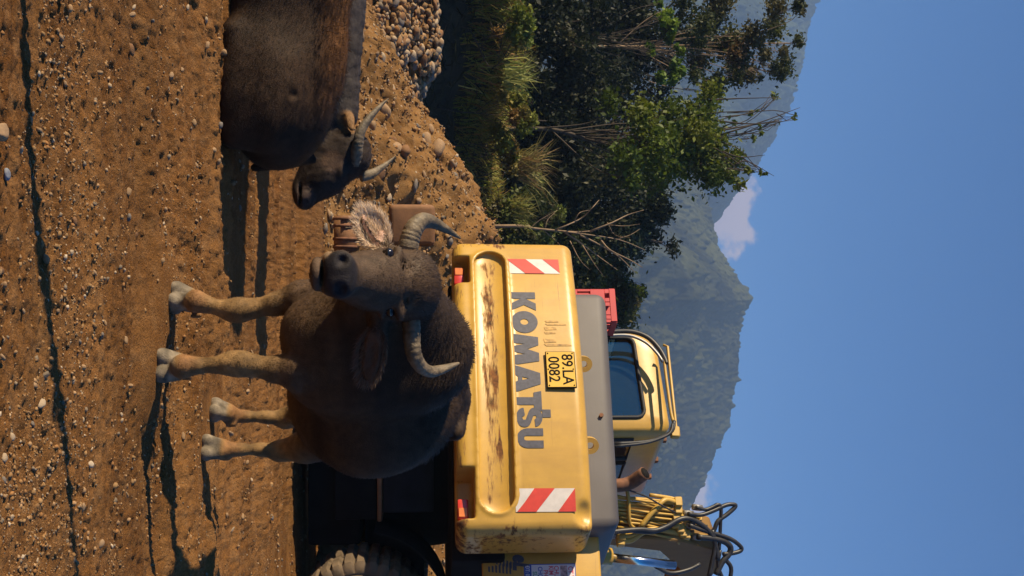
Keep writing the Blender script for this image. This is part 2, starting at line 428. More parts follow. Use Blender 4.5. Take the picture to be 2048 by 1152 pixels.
for k in range(70):
    y = rng.uniform(3.0, 12.5); x = rng.uniform(-0.25, 0.25) * y; s = rng.uniform(0.010, 0.020) * (0.6 + 0.1 * y)
    stone_child(ground, (x, y, GH(x, y) + s * 0.3), s, rng)
def single_stone(px, py, r, mat, label, seed, lift=0.55, flat=(0.7, 0.8)):
    p = G(px - r * 0.8, py); s = r * p.y / FPX
    V = stone_shape(ICO3, np.random.default_rng(seed), 0.03, flat) * s
    o = mesh_obj('loose_stone', V, ICO3[1], mat, smooth=True)
    o.location = (p.x, p.y, GH(p.x, p.y) + s * lift); o.rotation_euler = (0, 0, 0.4)
    tag(o, label, 'stone')
single_stone(36, 262, 21, STONES[4], 'large rounded tan stone lying beside the thin post shadow on the track', 4, 0.55)
single_stone(57, 349, 13, stone_solid('blue_grey_stone', (0.20, 0.21, 0.24)), 'smooth blue-grey oval stone near the large rounded tan stone', 9, 0.3, (0.45, 0.55))

# ------------------------------------------------------------------ earth mound and cobble pile
def mound_h(x, y):
    x = np.asarray(x, float); y = np.asarray(y, float)
    prof = np.interp(x, [-6.5, -4.4, -3.3, -2.55, -1.7, -0.7, 0.6, 3, 6, 9, 13], [0, 0.0, 0.32, 0.9, 1.45, 1.88, 2.1, 2.2, 1.9, 1.2, 0])
    yy_ = y + 0.4 * fbm(x * 0.4, y * 0.4, 2, 64)
    t = np.interp(yy_, [12.2, 13.2, 15.9, 16.4, 17.2, 20.5], [0, 0.16, 0.97, 1.0, 0.93, 0])
    n = fbm(x * 1.3, y * 1.3, 5, 61) * 0.26 + np.abs(fbm(x * 4.5, y * 4.5, 4, 62)) * 0.16 + fbm(x * 14, y * 14, 3, 63) * 0.07
    return prof * t + n * sstep(0.02, 0.35, prof * t) + 0.032 * np.clip(y - 12, 0, 40) - 0.12
mx_ = np.arange(-6.5, 13, 0.045); my_ = np.concatenate([np.arange(11.9, 16.8, 0.04), np.arange(16.8, 20.6, 0.12)])
MX, MY = np.meshgrid(mx_, my_)
mid = np.arange(MX.size).reshape(MX.shape)
mound = mesh_obj('earth_mound', np.stack([MX, MY, mound_h(MX, MY)], -1).reshape(-1, 3), grid_faces(mid), M_MOUND, smooth=True)
tag(mound, kind='structure')
rng = np.random.default_rng(77)
n = 0
while n < 290:
    y = rng.uniform(12.5, 16.3); x = rng.uniform(-4.0, 1.2) if rng.random() < 0.85 else rng.uniform(1.2, 5.5)
    s = min(0.14, 0.030 * math.exp(rng.normal(0.45, 0.5)))
    h = float(mound_h(np.array([x]), np.array([y]))[0])
    stone_child(mound, (x, y, h + s * 0.15), s, rng); n += 1
xx = rng.uniform(-4.5, 5.5, 13000); yy = rng.uniform(12.2, 16.5, 13000); sz = np.clip(rng.lognormal(math.log(0.017), 0.45, 13000), 0.008, 0.05)
mg = pebbles('mound_gravel', np.stack([xx, yy, mound_h(xx, yy) + sz * 0.2], -1), sz, ICO1, mound, 35); mg['kind'] = 'stuff'

cob = empty('cobble_pile', (-5.0, 20.5, GH(-5, 20.5)))
tag(cob, 'long heap of rounded river cobbles behind the earth mound at the foot of the bank', 'stone pile')
def cob_h(x, y):
    x = np.asarray(x, float); y = np.asarray(y, float)
    w = np.interp(x, [-10, -8, -4, -3.1, -2.4], [0.0, 0.95, 0.92, 0.62, 0.0])
    t = np.interp(y, [18.6, 20.6, 21.4, 23], [0, 0.95, 1, 0])
    return w * t + 0.12 * fbm(x * 1.5, y * 1.5, 3, 91) * (t > 0.02) + 0.032 * (y - 12)
cxg, cyg = np.meshgrid(np.arange(-10, -2.3, 0.12), np.arange(18.5, 23.1, 0.12))
cz = cob_h(cxg, cyg) - 0.06
pc = mesh_obj('pile_core', np.stack([cxg + 5.0, cyg - 20.5, cz - cob.location.z], -1).reshape(-1, 3), grid_faces(np.arange(cxg.size).reshape(cxg.shape)), M_MOUND, cob, smooth=True)
rng = np.random.default_rng(78)
for k in range(300):
    x = rng.uniform(-5.3, -2.8); y = 18.7 + 2.7 * rng.random() ** 0.8
    s = 0.045 + 0.085 * rng.random() ** 1.6
    stone_child(cob, (x + 5.0, y - 20.5, float(cob_h(np.array([x]), np.array([y]))[0]) + s * 0.25 - cob.location.z), s, rng)
rng = np.random.default_rng(79)
xx = rng.uniform(-9.5, -2.6, 3200); yy = rng.uniform(18.6, 22, 3200); sz = rng.uniform(0.04, 0.10, 3200)
cg = pebbles('small_cobbles', np.stack([xx + 5.0, yy - 20.5, cob_h(xx, yy) - cob.location.z], -1), sz, ICO1, cob, 36); cg['kind'] = 'stuff'

# ------------------------------------------------------------------ bank, grass, trees
BA, BB = Vector((-16, 10.5, 0)), Vector((22, 52, 0))       # foot line of the bank, running left-near to right-far
BT = (BB - BA).normalized(); BN = Vector((-BT.y, BT.x, 0))  # BN points away from the track
def bank_pt(s, off, z): 
    p = BA + BT * s + BN * off
    return (p.x, p.y, z)
BL = (BB - BA).length
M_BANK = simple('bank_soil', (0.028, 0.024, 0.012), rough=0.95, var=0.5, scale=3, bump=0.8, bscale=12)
offs = np.concatenate([np.linspace(-1.0, 2.4, 40), np.linspace(2.5, 60, 60)])
ss = np.linspace(0, BL, 260)
SS, OO = np.meshgrid(ss, offs)
def bank_h(s, o):
    top = 2.15 + 0.25 * fbm(s * 0.25, s * 0 + 3, 3, 12)
    b = np.interp(o, [-1.0, 0.0, 1.5, 2.0, 60], [-0.3, 0.0, 0.96, 1.0, 1.35])
    return 0.35 + b * top + fbm(s * 1.5, o * 1.5, 4, 13) * 0.3 * sstep(-1, 0.3, o)
BX = BA.x + BT.x * SS + BN.x * OO; BY = BA.y + BT.y * SS + BN.y * OO
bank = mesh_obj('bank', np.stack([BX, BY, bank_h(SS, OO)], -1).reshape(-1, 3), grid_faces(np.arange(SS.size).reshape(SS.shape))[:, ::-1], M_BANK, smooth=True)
tag(bank, kind='structure')

def blades(name, roots, dirs, lens, widths, cols, mat, parent=None, bend=0.5, seed=1, down=False):
    rng = np.random.default_rng(seed); n = len(roots)
    side = np.cross(dirs, rng.normal(size=(n, 3))); side /= np.linalg.norm(side, axis=1, keepdims=True) + 1e-9
    az = rng.uniform(0, 2 * math.pi, n); bd = np.stack([np.cos(az), np.sin(az), -0.5 * np.ones(n)], -1) * bend
    L = lens[:, None]; w = widths[:, None]
    p1 = roots + dirs * L * 0.5 + bd * L * 0.12; p2 = roots + dirs * L * 0.9 + bd * L * 0.55
    V = np.stack([roots - side * w, roots + side * w, p1 + side * w * 0.8, p1 - side * w * 0.8, p2], 1).reshape(-1, 3)
    b = (np.arange(n) * 5)[:, None]
    F3 = np.concatenate([b + np.array([[0, 1, 2]]), b + np.array([[0, 2, 3]]), b + np.array([[3, 2, 4]])])
    C = np.repeat(cols, 5, axis=0)
    return mesh_obj(name, V, F3, mat, parent, cols=C)
def pickcols(n, pal, rng, jit=0.25):
    pal = np.array(pal); c = pal[rng.integers(0, len(pal), n)]
    return c * rng.uniform(1 - jit, 1 + jit, (n, 1))
rng = np.random.default_rng(90)
n = 27000
s_ = rng.uniform(6, 42, n); o_ = rng.uniform(1.0, 3.4, n)
R0 = np.stack([BA.x + BT.x * s_ + BN.x * o_, BA.y + BT.y * s_ + BN.y * o_, bank_h(s_, o_) - 0.02], -1)
D0 = np.stack([rng.normal(0, .35, n), rng.normal(0, .35, n), np.ones(n)], -1); D0 /= np.linalg.norm(D0, axis=1, keepdims=True)
tuft = np.clip(0.95 + 1.1 * fbm(s_ * 0.7, o_ * 0.7, 3, 55), 0.6, 1.5)
gr = blades('bank_grass', R0, D0, rng.uniform(0.35, 0.85, n) * tuft, rng.uniform(0.008, 0.018, n),
            pickcols(n, [(0.27, 0.25, 0.035), (0.18, 0.21, 0.03), (0.33, 0.23, 0.055), (0.29, 0.15, 0.04), (0.22, 0.25, 0.04), (0.40, 0.33, 0.09)], rng), M_GRASS, seed=3)
tag(gr, 'tall sunlit grass and weeds along the top of the dark bank', 'grass', kind='stuff')
n = 9000
s_ = rng.uniform(4, 40, n); o_ = rng.uniform(-0.6, 1.7, n)
R0 = np.stack([BA.x + BT.x * s_ + BN.x * o_, BA.y + BT.y * s_ + BN.y * o_, bank_h(s_, o_)], -1)
D0 = np.stack([rng.normal(BT.y * .8, .4, n), rng.normal(-BT.x * .8, .4, n), rng.normal(0.2, .5, n)], -1); D0 /= np.linalg.norm(D0, axis=1, keepdims=True)
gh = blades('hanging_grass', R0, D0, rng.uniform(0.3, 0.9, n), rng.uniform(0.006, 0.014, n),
            pickcols(n, [(0.03, 0.035, 0.01), (0.045, 0.04, 0.012), (0.025, 0.03, 0.01), (0.06, 0.045, 0.02)], rng), M_GRASS, seed=4, bend=1.0)  # blade colours darkened to deepen the shade on the bank face
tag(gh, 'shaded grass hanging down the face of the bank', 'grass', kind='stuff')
# feathery pale grass clumps standing above the rest
def clump(px, py, dep, label, L=0.9, n=160, spread=0.45, pal=((0.34, 0.22, 0.09), (0.22, 0.17, 0.05), (0.28, 0.25, 0.08))):
    rng = np.random.default_rng(int(px)); p = P(px, py, dep)
    R0 = np.tile(np.array(p), (n, 1)) + rng.normal(0, 0.12, (n, 3)) * np.array([1, 1, 0.2])
    D0 = np.stack([rng.normal(0, spread, n), rng.normal(0, spread, n), np.ones(n)], -1); D0 /= np.linalg.norm(D0, axis=1, keepdims=True)
    o = blades('grass_tuft', R0, D0, rng.uniform(0.4, 1.1, n) * L, rng.uniform(0.006, 0.014, n), pickcols(n, pal, rng), M_GRASS, seed=int(py))
    tag(o, label, 'grass tuft')
clump(1040, 335, 24.0, 'feathery brown grass tuft fanning out above the bank under the bright green tree', 1.1, 200, 0.5)
clump(1010, 150, 22.5, 'yellow-green reed tuft on the bank top beside the vine-covered trees', 0.9, 120, 0.3, ((0.3, 0.3, 0.08), (0.22, 0.26, 0.06)))
clump(1025, 420, 25.0, 'olive grass tuft on the bank next to the bare branches', 0.8, 160, 0.5, ((0.16, 0.17, 0.03), (0.22, 0.19, 0.05)))

def make_tree(name, label, cat, base, clumps, leafn, leafsize, pal, seed, trunk_r=0.12, bark=M_BARK, spread=0.4, sprigs=None, group=None, wob=0.25):
    """clumps: list of (x,y,z,radius) in world; a limb runs to every clump and leaves fill it."""
    rng = np.random.default_rng(seed)
    base = np.array(base, float); root = empty(name, tuple(base))
    tag(root, label, cat, group)
    cl = np.array([c[:3] for c in clumps]); cr = np.array([c[3] for c in clumps])
    top = cl[np.argmax(cl[:, 2])]
    Vs, Fs = [], []; nv = 0
    def add(path, rad, sides):
        nonlocal nv
        V, F = tube_arrays(path, rad, sides)
        Vs.extend([tuple(v - base) for v in V]); Fs.extend([tuple(i + nv for i in f) for f in F]); nv += len(V)
    ctr = cl.mean(0)
    tp = [base - np.array([0, 0, 0.2]), base * 0.7 + ctr * 0.3 + rng.normal(0, wob * 0.5, 3) * (1, 1, 0), base * 0.35 + ctr * 0.65 + rng.normal(0, wob, 3) * (1, 1, 0), top * 0.8 + ctr * 0.2]
    tp = np.array(catmull(tp, 6)); tr = np.linspace(trunk_r, trunk_r * 0.2, len(tp))
    add(tp, tr, 8)
    for c in cl:
        # leave the trunk below the clump
        lower = [i for i in range(len(tp)) if tp[i][2] < c[2] - 0.15 * abs(c[2] - base[2])]
        i = rng.choice(lower[-6:]) if lower else 2
        st = tp[i]; mid = st * 0.45 + c * 0.55 + rng.normal(0, 0.2, 3); mid[2] += 0.1 * np.linalg.norm(c - st)
        pth = np.array(catmull([st, mid, c], 4)); add(pth, np.linspace(tr[i] * 0.42, 0.009, len(pth)), 5)
        for _ in range(2):
            e = c + rng.normal(0, 0.5, 3) * cr[list(map(tuple, cl)).index(tuple(c))]
            add(np.array([mid * 0.5 + c * 0.5, (mid + e) / 2 * 0.5 + (c + e) / 4 + rng.normal(0, .08, 3), e]), [0.010, 0.008, 0.004], 4)
    if sprigs:
        for (q0, q1) in sprigs:
            q0 = np.array(q0); q1 = np.array(q1)
            pth = catmull([q0, (q0 + q1) / 2 + rng.normal(0, .12, 3), q1], 4); add(np.array(pth), np.linspace(0.025, 0.006, len(pth)), 5)
    mesh_obj('trunk', Vs, Fs, bark, root, smooth=True)
    # leaves
    leafn = int(leafn * 1.9); leafsize = leafsize * 0.68
    w = cr ** 2; w = w / w.sum()
    pick = rng.choice(len(cl), leafn, p=w)
    off = rng.normal(size=(leafn, 3)); off /= np.linalg.norm(off, axis=1, keepdims=True)
    off *= (rng.random(leafn) ** 0.45)[:, None] * cr[pick][:, None] * (1 + 0.18 * rng.normal(size=(leafn, 1)))
    far = rng.random(leafn) < 0.35; off[far] = rng.normal(0, 0.58, (far.sum(), 3)) * cr[pick][far][:, None]
    off[:, 2] *= 0.8
    Pn = cl[pick] + off - base
    d = rng.normal(size=(leafn, 3)); d[:, 2] -= 0.4; d /= np.linalg.norm(d, axis=1, keepdims=True)
    sd = np.cross(d, rng.normal(size=(leafn, 3))); sd /= np.linalg.norm(sd, axis=1, keepdims=True) + 1e-9
    L = (leafsize * rng.uniform(0.35, 1.75, leafn))[:, None]
    V = np.stack([Pn - d * L * 0.5, Pn + sd * L * 0.28, Pn + d * L * 0.55, Pn - sd * L * 0.28], 1).reshape(-1, 3)
    F = np.arange(leafn * 4).reshape(-1, 4)
    cc = pickcols(len(cl), pal, rng, 0.15)[pick] * rng.uniform(0.75, 1.25, (leafn, 1))
    cr_ = mesh_obj('crown', V, F, M_LEAF, root, cols=np.repeat(cc, 4, axis=0))
    return root
def clumps_px(spec, dep, seed, dj=0.9):
    """spec: (x, y, radius_px, count, scatter_px) blobs read off the crown's outline, given real depth spread"""
    rng = np.random.default_rng(seed); out = []
    for (x, y, r, n, sc) in spec:
        for _ in range(n):
            d = dep + rng.normal(0, dj)
            p = P(x + rng.normal(0, sc), y + rng.normal(0, sc), d)
            out.append((p.x, p.y, p.z, r * rng.uniform(0.7, 1.25) * dep / FPX))
    return out
def bank_top_z(x, y):
    v = Vector((x, y, 0)) - BA
    return float(bank_h(np.array([v.dot(BT)]), np.array([v.dot(BN)]))[0])
def tree_base(px, dep):
    x = (px - 576) / FPX * dep
    return (x, dep, bank_top_z(x, dep))
GREEN = [(0.078, 0.112, 0.007), (0.10, 0.13, 0.009), (0.055, 0.085, 0.007), (0.125, 0.15, 0.011)]
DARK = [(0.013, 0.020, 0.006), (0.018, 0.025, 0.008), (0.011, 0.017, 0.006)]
OLIVE = [(0.065, 0.075, 0.014), (0.05, 0.062, 0.014), (0.085, 0.075, 0.022), (0.04, 0.055, 0.013)]
RUST = [(0.10, 0.06, 0.02), (0.12, 0.075, 0.03)]
sp = [(P(1420, 240, 29), P(1590, 240, 29)), (P(1440, 270, 29), P(1600, 215, 29)), (P(1440, 300, 29), P(1530, 310, 29)), (P(1470, 330, 29), P(1548, 352, 29)), (P(1420, 200, 29), P(1560, 195, 29))]
make_tree('broadleaf_tree', 'bright green leafy tree rising above the bank left of the excavator cab', 'tree', tree_base(262, 29),
          clumps_px([(1370, 250, 42, 9, 34), (1350, 320, 42, 9, 32), (1440, 320, 32, 6, 24), (1290, 240, 34, 5, 24), (1470, 360, 18, 3, 12), (1285, 330, 34, 5, 24),
                     (1500, 335, 8, 2, 8), (1560, 195, 7, 2, 8), (1590, 235, 7, 2, 6), (1530, 345, 6, 2, 6), (1540, 230, 6, 4, 22), (1500, 290, 6, 4, 22)], 29, 21),
          9500, 0.15, GREEN, 5, trunk_r=0.07, sprigs=sp)
make_tree('sparse_tree', 'tall sparse olive tree with rusty seed heads and thin pale trunks', 'tree', tree_base(70, 36),
          clumps_px([(1575, 40, 26, 2, 18), (1545, 100, 26, 3, 22), (1500, 60, 28, 3, 26), (1580, 110, 14, 2, 12), (1450, 120, 26, 3, 26), (1420, 40, 30, 3, 26), (1400, 160, 20, 3, 22),
                     (1470, 165, 12, 3, 16), (1590, 15, 18, 2, 10), (1530, 155, 9, 3, 14), (1380, 90, 22, 3, 24)], 36, 22),
          7000, 0.15, OLIVE + OLIVE + RUST[:1], 6, trunk_r=0.08, bark=M_PALEBARK)
make_tree('vine_tree', 'dark tree hung with bright climbing vines at the back of the bank', 'tree', tree_base(110, 38),
          clumps_px([(1240, 110, 50, 10, 42), (1230, 40, 44, 6, 34), (1300, 60, 44, 6, 30), (1190, 170, 34, 6, 30)], 38, 23), 8500, 0.19, DARK, 7, trunk_r=0.13)
make_tree('vine_tree', 'narrow curtain of bright yellow-green climbing leaves in front of dark tree', 'vine', tree_base(95, 35),
          clumps_px([(1345, 60, 9, 5, 12), (1350, 110, 9, 4, 9), (1348, 150, 10, 5, 10), (1305, 100, 6, 4, 10), (1342, 20, 10, 4, 12)], 35, 24, 0.2), 1500, 0.19, [(0.16, 0.23, 0.02), (0.11, 0.18, 0.02)], 8, trunk_r=0.03)
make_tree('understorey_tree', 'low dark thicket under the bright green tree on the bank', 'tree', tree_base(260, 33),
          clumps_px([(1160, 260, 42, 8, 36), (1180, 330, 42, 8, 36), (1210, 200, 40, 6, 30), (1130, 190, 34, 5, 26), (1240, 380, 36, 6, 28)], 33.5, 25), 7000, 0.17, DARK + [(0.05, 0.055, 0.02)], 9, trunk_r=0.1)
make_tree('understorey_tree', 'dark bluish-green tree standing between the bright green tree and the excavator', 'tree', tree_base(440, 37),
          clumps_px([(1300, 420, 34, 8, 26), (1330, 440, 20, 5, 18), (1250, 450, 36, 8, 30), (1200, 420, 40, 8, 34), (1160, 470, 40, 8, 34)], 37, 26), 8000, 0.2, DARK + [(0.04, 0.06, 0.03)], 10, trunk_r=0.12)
make_tree('shrub', 'olive green shrub with broad leaves behind the yellow counterweight', 'shrub', tree_base(560, 38),
          clumps_px([(1190, 540, 34, 8, 26), (1230, 600, 30, 8, 22), (1265, 620, 18, 6, 14), (1160, 510, 30, 6, 20), (1230, 550, 26, 6, 18), (1280, 590, 10, 4, 10), (1150, 610, 36, 6, 24)], 38, 27), 8500, 0.2, OLIVE + GREEN, 11, trunk_r=0.07)
make_tree('shrub', 'yellow-green bush at the bank edge below the bare branches', 'shrub', tree_base(440, 27),
          clumps_px([(1040, 400, 24, 7, 20), (1060, 450, 26, 7, 22), (1020, 480, 26, 6, 20), (1100, 430, 16, 5, 14)], 27.5, 28, 0.4), 4800, 0.12, OLIVE + [(0.14, 0.17, 0.03)], 12, trunk_r=0.04)
make_tree('shrub', 'dull brown-green scrub crowding behind the left edge of the counterweight', 'shrub', tree_base(500, 33),
          clumps_px([(1100, 520, 34, 7, 24), (1150, 480, 34, 7, 26), (1060, 540, 30, 5, 20)], 33, 29, 0.5), 5000, 0.15, [(0.07, 0.07, 0.025), (0.06, 0.075, 0.02), (0.09, 0.07, 0.03)], 13, trunk_r=0.05)
for i, (px, dep, spec, lab) in enumerate([
        (60, 23.5, [(1030, 40, 17, 7, 16), (1050, 80, 16, 6, 14)], 'yellow-green weeds crowding the bank edge below the sparse olive tree'),
        (215, 25.0, [(1020, 190, 17, 7, 16), (1045, 230, 16, 6, 14)], 'sunlit low weeds on the bank edge beside the bright tree trunk'),
        (300, 25.5, [(1010, 285, 17, 7, 16), (1030, 320, 15, 6, 12)], 'sunlit low weeds on the bank edge under the feathery grass tuft')]):
    make_tree('weed_clump', lab, 'weeds', tree_base(px, dep), clumps_px(spec, dep, 160 + i, 0.4), 2600, 0.10, [(0.17, 0.18, 0.025), (0.21, 0.17, 0.035), (0.12, 0.15, 0.02), (0.20, 0.12, 0.03)], 170 + i, trunk_r=0.02)
# further forest behind, off to both sides and standing close together
rngf = np.random.default_rng(300)
for i, (px, dep, hh, lab) in enumerate([(20, 41, 9.0, 'tall dark tree'), (330, 42, 6.0, 'rounded dark tree'), (680, 46, 4.0, 'low dark tree'), (960, 50, 3.2, 'short dark tree'), (1280, 52, 3.5, 'squat dark tree')]):
    b = tree_base(px, dep)
    cl = []
    for k in range(16):
        a = rngf.uniform(0, 6.28); r = rngf.uniform(0.2, 1.6); z = rngf.uniform(0.25, 1.0) * hh
        cl.append((b[0] + math.cos(a) * r, b[1] + math.sin(a) * r, b[2] + z, rngf.uniform(0.5, 0.95)))
    desc = ('behind the vine-hung tree', 'between the bright green tree and the mountain', 'far behind the red crate', 'hidden beyond the excavator hood', 'beyond the boom')[i]
    make_tree('background_tree', lab + ' ' + desc, 'tree', b, cl, 4200, 0.22, DARK + OLIVE[:1], 40 + i, trunk_r=0.12)

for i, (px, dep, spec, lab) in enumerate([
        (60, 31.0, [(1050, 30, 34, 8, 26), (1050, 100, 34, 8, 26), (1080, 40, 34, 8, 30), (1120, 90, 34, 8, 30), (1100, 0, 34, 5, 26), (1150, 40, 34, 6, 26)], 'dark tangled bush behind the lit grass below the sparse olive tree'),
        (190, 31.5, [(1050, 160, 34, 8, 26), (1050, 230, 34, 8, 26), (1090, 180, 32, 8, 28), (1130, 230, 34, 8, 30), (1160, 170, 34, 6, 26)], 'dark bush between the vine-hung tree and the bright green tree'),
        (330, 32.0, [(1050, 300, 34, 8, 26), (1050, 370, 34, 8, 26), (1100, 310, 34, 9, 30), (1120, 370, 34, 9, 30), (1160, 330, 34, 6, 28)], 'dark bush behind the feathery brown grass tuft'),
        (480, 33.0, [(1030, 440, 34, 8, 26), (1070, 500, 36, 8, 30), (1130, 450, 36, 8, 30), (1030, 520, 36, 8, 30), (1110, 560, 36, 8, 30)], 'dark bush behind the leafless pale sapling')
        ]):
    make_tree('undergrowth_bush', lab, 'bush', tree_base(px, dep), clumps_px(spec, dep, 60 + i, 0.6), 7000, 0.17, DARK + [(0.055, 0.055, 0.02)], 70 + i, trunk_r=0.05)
# bare pale branches in front of the scrub
def bare_tree():
    rng = np.random.default_rng(18)
    b = tree_base(455, 26.0); base = np.array(b)
    root = empty('bare_sapling', b); tag(root, 'leafless pale sapling with spreading dry branches above the mound', 'dead tree')
    segs = [[(1030, 452), (1060, 456), (1100, 460), (1150, 464), (1185, 462)], [(1110, 460), (1135, 450), (1165, 435), (1185, 415), (1198, 400)], [(1120, 462), (1180, 470), (1240, 480), (1290, 500)],
            [(1180, 463), (1225, 445), (1255, 430), (1288, 420)], [(1160, 470), (1200, 490), (1240, 515), (1270, 545)], [(1130, 465), (1160, 485), (1200, 515), (1235, 540)], [(1200, 478), (1220, 500), (1260, 520), (1285, 535)],
            [(1090, 460), (1095, 440), (1110, 425)], [(1090, 463), (1110, 480), (1120, 490)], [(1150, 440), (1160, 425), (1180, 420)], [(1220, 450), (1250, 452), (1280, 448)], [(1215, 445), (1230, 470), (1260, 475)],
            [(1235, 478), (1260, 470), (1280, 458)], [(1165, 490), (1190, 530), (1210, 555)], [(1140, 482), (1160, 520), (1180, 540)], [(1060, 457), (1080, 440), (1115, 420)]]
    for i, sg in enumerate(segs):
        pts = [np.array(P(x, y, 26.0 + (0 if i == 0 else k * rng.normal(0, 0.12)))) - base for k, (x, y) in enumerate(sg)]
        if i == 0: pts = [np.array([0.0, 0.05, -0.2])] + pts
        r0 = 0.045 if i == 0 else (0.022 if i < 7 else 0.012)
        tube('trunk' if i == 0 else 'branch', pts, np.linspace(r0, r0 * 0.3, len(pts)), M_PALEBARK, root, 6, n=3)
bare_tree()

# ------------------------------------------------------------------ mountains
def mountain(name, ridge, D, seed, col):
    us = np.concatenate([np.linspace(-1500, -120, 120), np.linspace(-115, 1270, 760), np.linspace(1280, 2700, 120)]); ts = np.concatenate([np.linspace(0, 0.3, 20), np.linspace(0.31, 1.02, 150), np.linspace(1.04, 1.25, 12)])
    hs = np.interp(us, [r[0] for r in ridge], [r[1] for r in ridge])
    U, T = np.meshgrid(us, ts)
    hv_ = (np.interp(U, us, hs) - 1024) / FPX; tt = D / (math.cos(PITCH) - hv_ * math.sin(PITCH))
    X = (U - 576) / FPX * tt * (0.55 + 0.45 * T)
    Y = D * (0.55 + 0.45 * T)
    zr = CAM_H + tt * (math.sin(PITCH) + hv_ * math.cos(PITCH))
    prof = np.where(T <= 1, T ** 1.15, 1 - (T - 1) * 0.9)
    spur = fbm(X / (D * 0.09), Y / (D * 0.16), 4, seed) * 0.26 * np.sin(np.clip(T, 0, 1) * math.pi)
    k = D / 900.0
    tree = vnoise(X / (3.2 * k), Y / (3.4 * k), seed + 5) * 3.0 * k + vnoise(X / (1.5 * k), Y / (1.7 * k), seed + 7) * 2.0 * k + np.maximum(0, vnoise(X / (5 * k), Y / (6 * k), seed + 9) - 0.2) * 12 * k
    Z = zr * (prof + spur) + tree * sstep(0.03, 0.2, T) - 3
    cols = np.array(col)[None, None] * (1 + 1.0 * fbm(X / (30 * k), Y / (30 * k), 3, seed + 11) + 0.4 * vnoise(X / (4 * k), Y / (4 * k), seed + 13))[..., None]
    cols = np.clip(cols, 0.004, 1)
    return mesh_obj(name, np.stack([X, Y, Z], -1).reshape(-1, 3), grid_faces(np.arange(U.size).reshape(U.shape)), attr_mat(name + '_forest', rough=0.95, var=0.3, scale=0.2, spec=0.05), smooth=True, cols=cols.reshape(-1, 3))
mt1 = mountain('mountain', [(-1500, 1180), (0, 1330), (330, 1400), (440, 1434), (490, 1442), (545, 1478), (600, 1513), (640, 1492), (760, 1482), (860, 1462), (960, 1418), (1010, 1392), (1152, 1345), (1600, 1300), (2700, 1230)], 900, 401, (0.034, 0.036, 0.012))
mt2 = mountain('mountain', [(-1500, 1480), (-200, 1640), (0, 1640), (60, 1624), (130, 1610), (200, 1588), (290, 1545), (360, 1500), (440, 1440), (520, 1370), (700, 1300), (1152, 1260), (2700, 1200)], 1300, 402, (0.030, 0.038, 0.016))
for o in (mt1, mt2): tag(o, kind='structure')

